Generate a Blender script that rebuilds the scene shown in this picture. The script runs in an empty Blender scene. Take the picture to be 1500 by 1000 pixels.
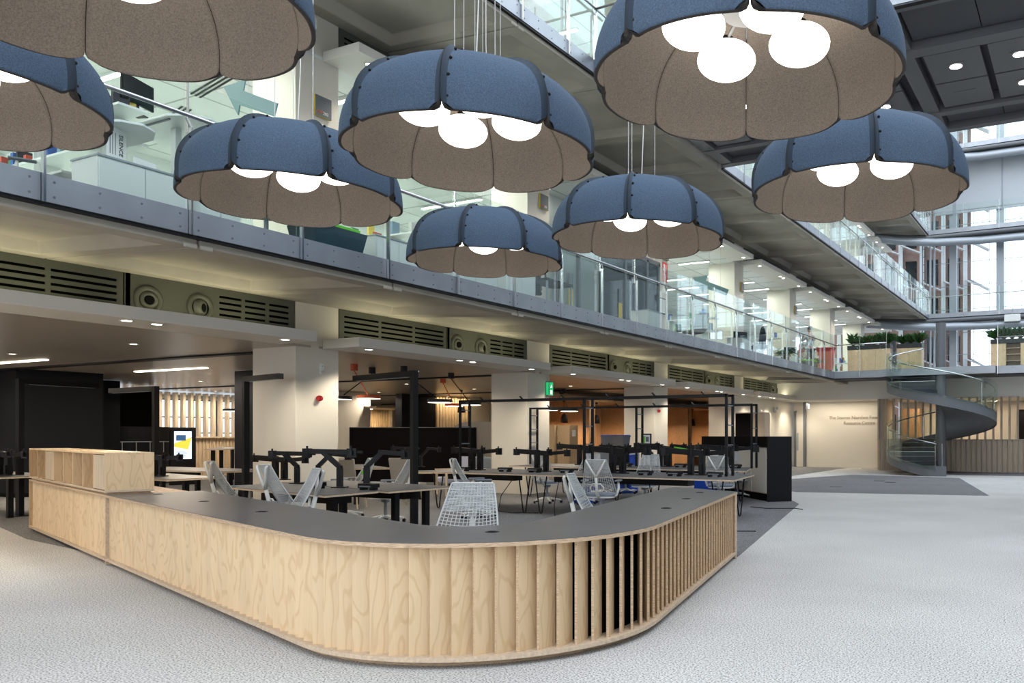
import bpy, math, random
from mathutils import Vector, Matrix
random.seed(7)
PI = math.pi
C = bpy.context.scene.collection
sc = bpy.context.scene

# ------------------------------------------------------------------ materials
def nt(name):
    m = bpy.data.materials.new(name); m.use_nodes = True
    t = m.node_tree; b = t.nodes['Principled BSDF']
    return m, t, b
def N(t, kind, **kw):
    n = t.nodes.new(kind)
    for k, v in kw.items(): setattr(n, k, v)
    return n
def mat(name, col, rough=.5, metal=0, spec=.5, noise=0, nscale=20, bump=0, stretch=None, emit=None, estr=1):
    m, t, b = nt(name)
    b.inputs['Base Color'].default_value = (*col, 1)
    b.inputs['Roughness'].default_value = rough
    b.inputs['Metallic'].default_value = metal
    b.inputs['Specular IOR Level'].default_value = spec
    if noise or bump:
        tc = N(t, 'ShaderNodeTexCoord'); mp = N(t, 'ShaderNodeMapping'); no = N(t, 'ShaderNodeTexNoise')
        no.inputs['Scale'].default_value = nscale; no.inputs['Detail'].default_value = 4
        if stretch: mp.inputs['Scale'].default_value = stretch
        t.links.new(tc.outputs['Object'], mp.inputs['Vector']); t.links.new(mp.outputs[0], no.inputs['Vector'])
        if noise:
            r = N(t, 'ShaderNodeValToRGB')
            r.color_ramp.elements[0].position = .35; r.color_ramp.elements[1].position = .65
            r.color_ramp.elements[0].color = (*[max(0, c*(1-noise)) for c in col], 1)
            r.color_ramp.elements[1].color = (*[min(1, c*(1+noise)) for c in col], 1)
            t.links.new(no.outputs['Fac'], r.inputs[0]); t.links.new(r.outputs[0], b.inputs['Base Color'])
        if bump:
            bm_ = N(t, 'ShaderNodeBump'); bm_.inputs['Strength'].default_value = bump; bm_.inputs['Distance'].default_value = .01
            t.links.new(no.outputs['Fac'], bm_.inputs['Height']); t.links.new(bm_.outputs[0], b.inputs['Normal'])
    if emit:
        b.inputs['Emission Color'].default_value = (*emit, 1); b.inputs['Emission Strength'].default_value = estr
    return m
def mat_wood(name, ca, cb, scale=1.0, contrast=(.42, .58)):
    """birch-like ply face: long distorted grain"""
    m, t, b = nt(name)
    tc = N(t, 'ShaderNodeTexCoord'); mp = N(t, 'ShaderNodeMapping'); mp.inputs['Scale'].default_value = (3.0*scale, 3.0*scale, .8*scale)
    n1 = N(t, 'ShaderNodeTexNoise'); n1.inputs['Scale'].default_value = 1.6; n1.inputs['Detail'].default_value = 2
    w = N(t, 'ShaderNodeMath', operation='MULTIPLY'); w.inputs[1].default_value = 60
    s = N(t, 'ShaderNodeMath', operation='SINE')
    r = N(t, 'ShaderNodeValToRGB'); r.color_ramp.elements[0].position = .72; r.color_ramp.elements[1].position = 1.0
    r.color_ramp.elements[0].color = (*ca, 1); r.color_ramp.elements[1].color = (*cb, 1)
    ge = N(t, 'ShaderNodeNewGeometry'); ml = N(t, 'ShaderNodeMath', operation='MULTIPLY'); ml.inputs[1].default_value = 37; va = N(t, 'ShaderNodeVectorMath', operation='ADD')
    t.links.new(ge.outputs['Random Per Island'], ml.inputs[0]); t.links.new(tc.outputs['Object'], va.inputs[0]); t.links.new(ml.outputs[0], va.inputs[1])
    t.links.new(va.outputs[0], mp.inputs[0]); t.links.new(mp.outputs[0], n1.inputs['Vector'])
    t.links.new(n1.outputs['Fac'], w.inputs[0]); t.links.new(w.outputs[0], s.inputs[0])
    a = N(t, 'ShaderNodeMapRange'); a.inputs['From Min'].default_value = -1
    t.links.new(s.outputs[0], a.inputs['Value']); t.links.new(a.outputs[0], r.inputs[0])
    n2 = N(t, 'ShaderNodeTexNoise'); n2.inputs['Scale'].default_value = 90
    mp2 = N(t, 'ShaderNodeMapping'); mp2.inputs['Scale'].default_value = (1, 1, .06)
    t.links.new(tc.outputs['Object'], mp2.inputs[0]); t.links.new(mp2.outputs[0], n2.inputs['Vector'])
    n3 = N(t, 'ShaderNodeTexNoise'); n3.inputs['Scale'].default_value = 5; n3.inputs['Detail'].default_value = 0
    mp3 = N(t, 'ShaderNodeMapping'); mp3.inputs['Scale'].default_value = (1, 1, .05)
    t.links.new(tc.outputs['Object'], mp3.inputs[0]); t.links.new(mp3.outputs[0], n3.inputs['Vector'])
    mx = N(t, 'ShaderNodeMixRGB', blend_type='MULTIPLY'); mx.inputs[0].default_value = .12
    mx2 = N(t, 'ShaderNodeMixRGB', blend_type='MULTIPLY'); mx2.inputs[0].default_value = .5
    t.links.new(r.outputs[0], mx.inputs[1]); t.links.new(n2.outputs['Fac'], mx.inputs[2])
    g = N(t, 'ShaderNodeMapRange'); g.inputs['From Min'].default_value = .35; g.inputs['From Max'].default_value = .65; g.inputs['To Min'].default_value = .86
    t.links.new(n3.outputs['Fac'], g.inputs['Value'])
    t.links.new(mx.outputs[0], mx2.inputs[1]); t.links.new(g.outputs[0], mx2.inputs[2]); t.links.new(mx2.outputs[0], b.inputs['Base Color'])
    b.inputs['Roughness'].default_value = .45
    return m
def mat_speckle(name, cols, scale, rough=.9, bump=.10):
    m, t, b = nt(name)
    tc = N(t, 'ShaderNodeTexCoord'); n = N(t, 'ShaderNodeTexNoise'); n.inputs['Scale'].default_value = scale; n.inputs['Detail'].default_value = 3
    r = N(t, 'ShaderNodeValToRGB'); e = r.color_ramp.elements
    e[0].position = .36; e[0].color = (*cols[0], 1); e[1].position = .62; e[1].color = (*cols[2], 1)
    x = e.new(.48); x.color = (*cols[1], 1)
    n2 = N(t, 'ShaderNodeTexNoise'); n2.inputs['Scale'].default_value = .6; n2.inputs['Detail'].default_value = 3
    g = N(t, 'ShaderNodeMapRange'); g.inputs['From Min'].default_value = .3; g.inputs['From Max'].default_value = .7; g.inputs['To Min'].default_value = .86
    mx = N(t, 'ShaderNodeMixRGB', blend_type='MULTIPLY'); mx.inputs[0].default_value = 1
    t.links.new(tc.outputs['Object'], n.inputs['Vector']); t.links.new(tc.outputs['Object'], n2.inputs['Vector'])
    t.links.new(n.outputs['Fac'], r.inputs[0]); t.links.new(n2.outputs['Fac'], g.inputs['Value'])
    t.links.new(r.outputs[0], mx.inputs[1]); t.links.new(g.outputs[0], mx.inputs[2]); t.links.new(mx.outputs[0], b.inputs['Base Color'])
    b.inputs['Roughness'].default_value = rough; b.inputs['Specular IOR Level'].default_value = .15
    if bump:
        bb = N(t, 'ShaderNodeBump'); bb.inputs['Strength'].default_value = bump; bb.inputs['Distance'].default_value = .004
        t.links.new(n.outputs['Fac'], bb.inputs['Height']); t.links.new(bb.outputs[0], b.inputs['Normal'])
    return m
def mat_emit(name, col, s):
    m = bpy.data.materials.new(name); m.use_nodes = True; t = m.node_tree; t.nodes.clear()
    o = N(t, 'ShaderNodeOutputMaterial'); e = N(t, 'ShaderNodeEmission')
    e.inputs[0].default_value = (*col, 1); e.inputs[1].default_value = s; t.links.new(e.outputs[0], o.inputs[0])
    return m
def mat_glass(name, tint, gloss=.08):
    m = bpy.data.materials.new(name); m.use_nodes = True; t = m.node_tree; t.nodes.clear()
    o = N(t, 'ShaderNodeOutputMaterial'); tr = N(t, 'ShaderNodeBsdfTransparent'); gl = N(t, 'ShaderNodeBsdfGlossy'); mx = N(t, 'ShaderNodeMixShader'); f = N(t, 'ShaderNodeFresnel')
    f.inputs[0].default_value = 1.35
    tr.inputs[0].default_value = (*tint, 1); gl.inputs['Roughness'].default_value = .02; gl.inputs[0].default_value = (.9, .97, 1, 1)
    mm = N(t, 'ShaderNodeMath', operation='MULTIPLY'); mm.inputs[1].default_value = gloss*10
    t.links.new(f.outputs[0], mm.inputs[0]); t.links.new(mm.outputs[0], mx.inputs[0])
    t.links.new(tr.outputs[0], mx.inputs[1]); t.links.new(gl.outputs[0], mx.inputs[2]); t.links.new(mx.outputs[0], o.inputs[0])
    return m

M = dict(
 carpet=mat_speckle('carpet_light', [(.16,.155,.15),(.55,.535,.51),(.74,.73,.70)], 85),
 carpetd=mat_speckle('carpet_dark', [(.08,.08,.082),(.18,.18,.183),(.27,.27,.272)], 85),
 white=mat('painted_white', (.80,.77,.71), .55),
 cream=mat('painted_cream', (.74,.69,.60), .5),
 whitec=mat('white_metal_ceiling', (.78,.80,.78), .4),
 concrete=mat('precast_concrete', (.40,.37,.31), .75, noise=.10, nscale=1.2, bump=.05),
 olive=mat('olive_grille_paint', (.085,.09,.068), .5),
 black=mat('black_void', (.004,.004,.004), .9, spec=.1),
 bmetal=mat('black_powdercoat', (.007,.007,.008), .42, spec=.22),
 bplast=mat('black_plastic', (.008,.008,.009), .4, spec=.25),
 navy=mat('navy_cladding', (.006,.007,.010), .7, spec=.15),
 bfelt=mat('black_felt', (.006,.005,.005), .95, spec=.1),
 steel=mat('brushed_steel', (.33,.355,.39), .42, .85, noise=.07, nscale=2),
 steelp=mat('polished_steel', (.60,.61,.62), .18, 1),
 greyp=mat('grey_painted_steel', (.135,.145,.155), .45),
 greyl=mat('light_grey_metal', (.36,.40,.44), .4, .3),
 dpanel=mat('dark_soffit_panel', (.055,.060,.070), .5),
 dpanel2=mat('grey_soffit_panel', (.12,.125,.135), .45),
 ply=mat_wood('birch_ply_face', (.87,.64,.385), (.78,.545,.305)),
 plye=mat('ply_edge', (.56,.40,.26), .6, noise=.28, nscale=60, stretch=(.3,.3,5)),
 plyl=mat('ply_edge_pale', (.62,.48,.34), .6, noise=.12, nscale=40),
 laminate=mat('charcoal_laminate', (.088,.086,.088), .34, noise=.06, nscale=3),
 bluef=mat('blue_felt', (.068,.100,.146), .9, noise=.20, nscale=110, bump=.1, spec=.2),
 bluee=mat('dark_blue_seam', (.016,.030,.048), .8),
 greyf=mat('taupe_felt', (.180,.155,.134), .95, noise=.20, nscale=110, bump=.1, spec=.1),
 fedge=mat('felt_edge', (.045,.038,.033), .9, noise=.2, nscale=60),
 cable=mat('steel_cable', (.60,.60,.60), .35, .8),
 chairw=mat('chair_white', (.72,.72,.68), .35),
 chairm=mat('chair_mesh', (.52,.54,.54), .4),
 chairg=mat('chair_grey_pad', (.17,.19,.22), .6),
 seatb=mat('seat_fabric', (.22,.25,.31), .85, noise=.1, nscale=80),
 deskt=mat('desk_top', (.11,.108,.108), .42),
 orange=mat('orange_paint', (.62,.10,.025), .4),
 boothw=mat_wood('booth_timber', (.50,.315,.17), (.43,.26,.13)),
 slat=mat('timber_slat', (.62,.50,.36), .55, noise=.12, nscale=8, stretch=(4,4,.3)),
 slatd=mat('grey_timber', (.46,.385,.30), .6, noise=.14, nscale=8, stretch=(4,4,.3)),
 fabricg=mat('grey_fabric', (.30,.27,.24), .9, noise=.08, nscale=80),
 lilac=mat('lilac_fabric', (.36,.38,.50), .9),
 slate=mat('slate_fabric', (.16,.19,.22), .9),
 lime=mat('lime_plastic', (.16,.62,.03), .5),
 teal=mat('petrol_plastic', (.02,.055,.08), .4),
 red=mat('red_plastic', (.62,.035,.02), .4),
 redp=mat('red_sign', (.70,.03,.03), .4),
 yellow=mat('yellow_paint', (.80,.58,.02), .5),
 blueb=mat('blue_plastic', (.015,.08,.50), .4),
 crate=mat('grey_crate', (.13,.135,.15), .5),
 card=mat('cardboard', (.42,.30,.18), .8),
 wlam=mat('white_laminate', (.74,.78,.76), .35),
 paper=mat('paper', (.82,.83,.80), .8),
 ink=mat('ink', (.03,.03,.03), .8),
 screen=mat('monitor_glass', (.01,.012,.014), .15),
 skin=mat('skin', (.50,.28,.19), .5), hair=mat('hair', (.012,.010,.009), .6),
 shirt=mat('pale_shirt', (.55,.58,.60), .8), trous=mat('dark_trousers', (.02,.022,.03), .8),
 leaf=mat('leaf_green', (.030,.10,.022), .5, noise=.5, nscale=9), leafr=mat('leaf_russet', (.14,.07,.03), .5),
 soil=mat('planter_trough', (.02,.022,.024), .5),
 brick=mat('brick_facade', (.30,.19,.155), .85, noise=.1, nscale=4), stone=mat('pale_stone', (.62,.62,.60), .7),
 blind=mat('roller_blind', (.46,.50,.54), .8),
 globe=mat_emit('lamp_globe', (1.0,.92,.80), 4.2),
 ledw=mat_emit('warm_led', (1.0,.86,.66), 9.0),
 ledn=mat_emit('neutral_led', (.93,1.0,.92), 7.0),
 ledd=mat_emit('downlight_led', (1.0,.95,.85), 12.0),
 disp=mat_emit('display_white', (.75,.85,1.0), 1.3), dispy=mat_emit('display_yellow', (.85,.72,.08), 1.0), dispb=mat_emit('display_blue', (.05,.12,.25), 1.0),
 exitg=mat_emit('exit_green', (.02,.42,.14), 1.1), exitw=mat_emit('exit_white', (.8,1.0,.9), 1.4),
 glass=mat_glass('balustrade_glass', (.94,.972,.955), .03),
 glassb=mat_glass('curtain_glass', (.93,.97,1.0), .06),
 glassd=mat_glass('tinted_partition_glass', (.14,.19,.19), .10),
)

# ------------------------------------------------------------------ mesh builder
class MB:
    def __init__(s): s.v = []; s.f = []; s.m = []; s.M = None; s.k = 0
    def mt(s, k): s.k = k; return s
    def _a(s, vs, fs):
        o = len(s.v)
        for p in vs:
            p = Vector(p)
            if s.M is not None: p = s.M @ p
            s.v.append(tuple(p))
        for f in fs: s.f.append([o+i for i in f]); s.m.append(s.k)
    def box(s, x0, x1, y0, y1, z0, z1):
        s._a([(x0,y0,z0),(x1,y0,z0),(x1,y1,z0),(x0,y1,z0),(x0,y0,z1),(x1,y0,z1),(x1,y1,z1),(x0,y1,z1)],
             [(0,3,2,1),(4,5,6,7),(0,1,5,4),(1,2,6,5),(2,3,7,6),(3,0,4,7)]); return s
    def cbox(s, c, sx, sy, sz, rz=0):
        old = s.M; m = Matrix.Translation(c) @ Matrix.Rotation(rz, 4, 'Z'); s.M = m if old is None else old @ m
        s.box(-sx/2, sx/2, -sy/2, sy/2, -sz/2, sz/2); s.M = old; return s
    def beam(s, a, b, w, h, up=(0,0,1)):
        a = Vector(a); b = Vector(b); d = (b-a).normalized(); u = Vector(up)
        if abs(d.dot(u)) > .98: u = Vector((1,0,0))
        r = d.cross(u).normalized(); u = r.cross(d)
        vs = []
        for p in (a, b):
            for i, j in ((-1,-1),(1,-1),(1,1),(-1,1)): vs.append(p + r*(i*w/2) + u*(j*h/2))
        s._a(vs, [(0,3,2,1),(4,5,6,7),(0,1,5,4),(1,2,6,5),(2,3,7,6),(3,0,4,7)]); return s
    def tube(s, pts, r, n=8, cap=True, close=False):
        pts = [Vector(p) for p in pts]; L = len(pts); vs = []; rr = r if isinstance(r, (list, tuple)) else [r]*L
        prev = None
        for i, p in enumerate(pts):
            if close: d = (pts[(i+1) % L]-pts[i-1]).normalized()
            else: d = (pts[min(i+1, L-1)]-pts[max(i-1, 0)]).normalized()
            if prev is None:
                u = Vector((0,0,1)) if abs(d.z) < .9 else Vector((1,0,0)); u = (u-d*u.dot(d)).normalized()
            else: u = (prev-d*prev.dot(d)).normalized()
            prev = u; w = d.cross(u)
            for k in range(n):
                a = 2*PI*k/n; vs.append(p+(u*math.cos(a)+w*math.sin(a))*rr[i])
        fs = []
        R = L if close else L-1
        for i in range(R):
            for k in range(n):
                a = i*n+k; b = i*n+(k+1) % n; c = ((i+1) % L)*n+(k+1) % n; d = ((i+1) % L)*n+k; fs.append((a,b,c,d))
        if cap and not close: fs += [tuple(range(n-1,-1,-1)), tuple((L-1)*n+k for k in range(n))]
        s._a(vs, fs); return s
    def lathe(s, prof, c=(0,0,0), n=24, cap=True):
        c = Vector(c); vs = []; fs = []; L = len(prof)
        for r, z in prof:
            for k in range(n): a = 2*PI*k/n; vs.append(c+Vector((r*math.cos(a), r*math.sin(a), z)))
        for i in range(L-1):
            for k in range(n): fs.append((i*n+k, i*n+(k+1) % n, (i+1)*n+(k+1) % n, (i+1)*n+k))
        if cap: fs += [tuple(range(n-1,-1,-1)), tuple((L-1)*n+k for k in range(n))]
        s._a(vs, fs); return s
    def prism(s, poly, z0, z1):
        n = len(poly); vs = [(x,y,z0) for x,y in poly]+[(x,y,z1) for x,y in poly]
        s._a(vs, [tuple(range(n-1,-1,-1)), tuple(range(n,2*n))]+[(i,(i+1) % n,n+(i+1) % n,n+i) for i in range(n)]); return s
    def band(s, a, b, z0, z1):
        """closed strip between two equal-length plan paths a (outer) and b (inner)"""
        n = len(a); vs = []
        for p in (a, b):
            for z in (z0, z1): vs += [(x,y,z) for x,y in p]
        A0, A1, B0, B1 = 0, n, 2*n, 3*n; fs = []
        for i in range(n-1):
            fs += [(A0+i,A0+i+1,A1+i+1,A1+i),(B0+i+1,B0+i,B1+i,B1+i+1),(A1+i,A1+i+1,B1+i+1,B1+i),(A0+i+1,A0+i,B0+i,B0+i+1)]
        fs += [(A0,A1,B1,B0),(A0+n-1,B0+n-1,B1+n-1,A1+n-1)]
        s._a(vs, fs); return s
    def ell(s, c, rx, ry, rz, n=20, m=12):
        vs = []; fs = []; c = Vector(c)
        for i in range(1, m):
            t = PI*i/m
            for k in range(n): a = 2*PI*k/n; vs.append(c+Vector((rx*math.sin(t)*math.cos(a), ry*math.sin(t)*math.sin(a), rz*math.cos(t))))
        for i in range(m-2):
            for k in range(n): fs.append((i*n+k,(i+1)*n+k,(i+1)*n+(k+1) % n,i*n+(k+1) % n))
        vs += [c+Vector((0,0,rz)), c-Vector((0,0,rz))]; T = (m-1)*n
        for k in range(n): fs.append((T,k,(k+1) % n)); fs.append((T+1,(m-2)*n+(k+1) % n,(m-2)*n+k))
        s._a(vs, fs); return s
    def build(s, name, mats, parent=None, smooth=False, bevel=0):
        me = bpy.data.meshes.new(name); me.from_pydata(s.v, [], s.f)
        if not isinstance(mats, (list, tuple)): mats = [mats]
        for x in mats: me.materials.append(M[x] if isinstance(x, str) else x)
        if len(mats) > 1: me.polygons.foreach_set('material_index', s.m)
        if smooth: me.polygons.foreach_set('use_smooth', [True]*len(me.polygons))
        me.update()
        o = bpy.data.objects.new(name, me); C.objects.link(o)
        if parent is not None: o.parent = parent
        if bevel:
            b = o.modifiers.new('bevel', 'BEVEL'); b.width = bevel; b.segments = 2; b.limit_method = 'ANGLE'
        return o
def tag(o, label=None, cat=None, group=None, kind=None):
    if label: o['label'] = label
    if cat: o['category'] = cat
    if group: o['group'] = group
    if kind: o['kind'] = kind
    return o
def thing(name, label, cat, loc=(0,0,0), rz=0, group=None):
    o = bpy.data.objects.new(name, None); C.objects.link(o); o.empty_display_size = .1
    o.location = loc; o.rotation_euler = (0,0,rz)
    return tag(o, label, cat, group)
def struct(name, mb, mats, **kw):
    o = mb.build(name, mats, **kw); o['kind'] = 'structure'; return o
def dup(root, loc, rz=0, label=None, group=None, scale=None):
    r = root.copy(); C.objects.link(r); r.location = loc; r.rotation_euler = (0,0,rz)
    if scale: r.scale = (scale,)*3
    if label: r['label'] = label
    if group: r['group'] = group
    def rec(src, dst):
        for ch in list(src.children):
            if ch.name in skip: continue
            c = ch.copy(); C.objects.link(c); c.parent = dst; rec(ch, c)
    skip = set(); rec(root, r)
    return r
def text_mesh(name, body, size, mtl, parent=None, loc=(0,0,0), rot=(0,0,0), align='CENTER', ext=.002, off=0):
    cu = bpy.data.curves.new(name, 'FONT'); cu.body = body; cu.size = size; cu.align_x = align; cu.align_y = 'CENTER'; cu.extrude = ext; cu.resolution_u = 2; cu.offset = off
    to = bpy.data.objects.new(name+'_c', cu); C.objects.link(to)
    dg = bpy.context.evaluated_depsgraph_get(); me = bpy.data.meshes.new_from_object(to.evaluated_get(dg))
    bpy.data.objects.remove(to); bpy.data.curves.remove(cu)
    me.materials.clear(); me.materials.append(M[mtl])
    o = bpy.data.objects.new(name, me); C.objects.link(o); o.location = loc; o.rotation_euler = rot
    if parent is not None: o.parent = parent
    return o
ORD = ['first','second','third','fourth','fifth','sixth','seventh','eighth','ninth','tenth','eleventh','twelfth']
def area(name, loc, sx, sy, power, col, rot=(0,0,0), spread=PI):
    l = bpy.data.lights.new(name, 'AREA'); l.shape = 'RECTANGLE'; l.size = sx; l.size_y = sy; l.energy = power; l.color = col; l.spread = spread
    o = bpy.data.objects.new(name, l); C.objects.link(o); o.location = loc; o.rotation_euler = rot; return o
def spot(name, loc, power, col, ang=70, blend=.5, rot=(0,0,0), r=.04):
    l = bpy.data.lights.new(name, 'SPOT'); l.energy = power; l.color = col; l.spot_size = math.radians(ang); l.spot_blend = blend; l.shadow_soft_size = r
    o = bpy.data.objects.new(name, l); C.objects.link(o); o.location = loc; o.rotation_euler = rot; return o

# ------------------------------------------------------------------ camera
A = math.atan2(595, 1205); SA, CA = math.sin(A), math.cos(A); CH = 1.42
cam = bpy.data.cameras.new('camera'); co = bpy.data.objects.new('camera', cam); C.objects.link(co); sc.camera = co
cam.sensor_width = 36; cam.lens = 1205/1500*36; cam.shift_x = -250/1500; cam.shift_y = 138/1500
co.location = (0,0,CH); co.rotation_euler = (PI/2, 0, A); cam.clip_end = 300
FW = Vector((-SA, CA, 0)); RT = Vector((CA, SA, 0))     # facing and right-hand directions of the visitor at the camera

# ------------------------------------------------------------------ floors
struct('floor', MB().box(-33, 10, -14, 56, -.3, 0), 'carpet')
pts = [(-33,14.5),(-15.3,6.8),(-13.1,6.15),(-9.6,5.55),(-6,4.6),(-4.2,4.6),(-3.9,5.8),(-4.3,8.8),(-3.66,8.8),(-5.40,16.4),(-5.75,17.1),(-9.2,20.2),(-9.6,36.0),(-33,36.0)]
struct('floor', MB().prism(pts, 0, .004), 'carpetd')
struct('floor', MB().prism([(-6.6,19.9),(-2.11,20.64),(-3.9,28.9),(-7.7,29.6),(-9.7,22.6)], 0, .004), 'carpetd')
struct('floor', MB().prism([(-4.3,31.0),(-1.6,31.2),(-1.2,34),(-6.2,34),(-7.2,32.4)], 0, .004), 'carpetd')  # dark sheet drawn for the soft shadow around the stair base
for i, (x, y) in enumerate([(-5.4,25.2),(-6.3,22.4),(-5.9,25.9)]):
    t = MB(); t.cbox((x,y,.006), .28,.28,.006); tag(t.build('floor_box', 'bplast'), ['square floor socket lid on the dark carpet patch, nearest the stair','square floor socket lid on the dark carpet patch, nearest the counter','square floor socket lid farthest back on the dark carpet patch'][i], 'floor box', 'floor socket lids')

# ------------------------------------------------------------------ storeys
ZF = [0, 3.95, 9.05, 14.28, 19.45]          # finished floors
ZB = [None, 3.67, 8.77, 14.00, 19.15]       # bottoms of the metal edge plates
BAY0 = 9.71
def soffit(lv, y0, y1):
    zb = ZB[lv]; m = MB()
    xa, xb = -9.06, -12.3; za, zc = zb-.11, zb+.06
    zx = lambda x: za+(zc-za)*(xa-x)/(xa-xb)
    top = zb+.26
    y = y0; n = 0
    while y < y1-.1:
        a, b = y+.012, min(y+2.908, y1)-.012
        ix0, ix1 = xa-.34, xb+.42; iy0, iy1 = a+.2, b-.2; rz = .17 if lv < 2 else .20; sl = .10
        O = [(xa,a,zx(xa)),(xa,b,zx(xa)),(xb,b,zx(xb)),(xb,a,zx(xb))]
        I = [(ix0,iy0,zx(ix0)),(ix0,iy1,zx(ix0)),(ix1,iy1,zx(ix1)),(ix1,iy0,zx(ix1))]
        R = [(ix0-sl,iy0+sl,zx(ix0)+rz),(ix0-sl,iy1-sl,zx(ix0)+rz),(ix1+sl*1.5,iy1-sl,zx(ix1)+rz*.8),(ix1+sl*1.5,iy0+sl,zx(ix1)+rz*.8)]
        T = [(p[0],p[1],top) for p in O]
        vs = O+I+R+T; fs = []
        for i in range(4):
            j = (i+1) % 4; fs += [(i,j,4+j,4+i),(4+i,4+j,8+j,8+i),(j,i,12+i,12+j)]
        fs += [(8,9,10,11),(12,15,14,13)]
        m._a(vs, fs)
        # little cast nibs at the front edge
        for yy in (a, b-.16): m.box(xa-.02, xa+.012, yy, yy+.16, za-.03, za+.03)
        y += 2.908
    o = struct('ceiling', m, 'concrete', bevel=.02)
    return o
def slab(lv, y0, y1, xb=-27):
    m = MB().box(xb, -12.31, y0, y1, ZB[lv]+.12, ZF[lv]); struct('floor', m, 'whitec')
    m = MB().box(-12.31, -9.03, y0, y1, ZB[lv]+.262, ZF[lv]-.02); struct('floor', m, 'concrete')
    m = MB().box(-12.31, -9.03, y0, y1, ZF[lv]-.02, ZF[lv]); struct('floor', m, 'carpetd')
LEVN = ['ground','first','second','third','fourth']
def balustrade(lv, p0, p1, n, label, end_post=True, detail=True):
    """glass balustrade with bolted metal edge plates from p0 to p1 with n panels"""
    p0 = Vector((*p0, 0)); p1 = Vector((*p1, 0)); d = (p1-p0); L = d.length; ang = math.atan2(d.y, d.x); st = L/n
    t = thing('balustrade', label, 'balustrade', (p0.x, p0.y, ZF[lv]), ang)
    zb = ZB[lv]-ZF[lv]; zt = zb+.27
    # outward (atrium side) = -y local when running +Y  -> local y = -(towards +X)
    for i in range(n):
        x0, x1 = i*st+.015, (i+1)*st-.015
        e = MB(); e.mt(0).box(x0, x1, -.012, 0, zb, zt)
        if detail:
            e.mt(1)
            nb = 4
            for k in range(nb):
                for zz in (zb+.06, zb+.205):
                    xx = x0+.09+(st-.21)*k/(nb-1)
                    e.M = Matrix.Translation((xx, -.012, zz)) @ Matrix.Rotation(PI/2, 4, 'X'); e.lathe([(.013,0),(.011,.006)], n=6); e.M = None
        e.build('edge_plate', ['steel','greyp'], t)
        g = MB().box(x0+.01, x1-.01, .03, .042, zt-.03, ZF[lv] and 1.44); g.build('glass_panel', 'glass', t)
    hr = MB(); hr.tube([(0,-.03,1.03),(L,-.03,1.03)], .024, 10); hr.build('handrail', 'steelp', t, smooth=True)
    for i in range(n+(1 if end_post else 0)):
        x = i*st
        pm = MB(); pm.beam((x,-.035,zb-.015),(x,-.035,.90), .022, .05, up=(0,1,0)); pm.beam((x,-.035,.90),(x-.05,-.03,1.0), .018, .03, up=(0,1,0))
        pm.beam((x,.02,.85),(x,.02,1.45), .012, .03, up=(0,1,0)); pm.build('post', 'steelp', t)
    ch = MB().box(0, L, .0, .08, zb-.035, zb-.005); ch.build('edge_channel', 'bmetal', t)
    return t
Y0 = 5.938
soffit(1, Y0-2.908*5, 34.9); soffit(2, Y0-2.908*5, 53.2); soffit(3, Y0-2.908*2, 53.2); soffit(4, Y0+2.908*6, 53.2)
slab(1, -8.6, 31.68); slab(2, -8.6, 53.2); slab(3, 0, 53.2); slab(4, 23, 53.2)
S = 1.4545
balustrade(1, (-9.0, Y0-S*10), (-9.0, 31.7), int(round((31.7-Y0)/S))+10, 'long glass and steel balustrade along the first gallery edge', end_post=False)
balustrade(2, (-9.0, Y0-S*6), (-9.0, 14.66), 12, 'near glass balustrade of the second gallery, above the biggest lamps', end_post=False)
balustrade(2, (-9.0, 20.75), (-9.0, 53.1), 22, 'far glass balustrade of the second gallery, beyond the dark bridge', detail=False)
balustrade(3, (-9.0, 24.5), (-9.0, 53.1), 20, 'glass balustrade of the third gallery up near the end windows', detail=False)
balustrade(4, (-9.0, 30.), (-9.0, 53.1), 16, 'topmost gallery balustrade on the long side', detail=False)

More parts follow.
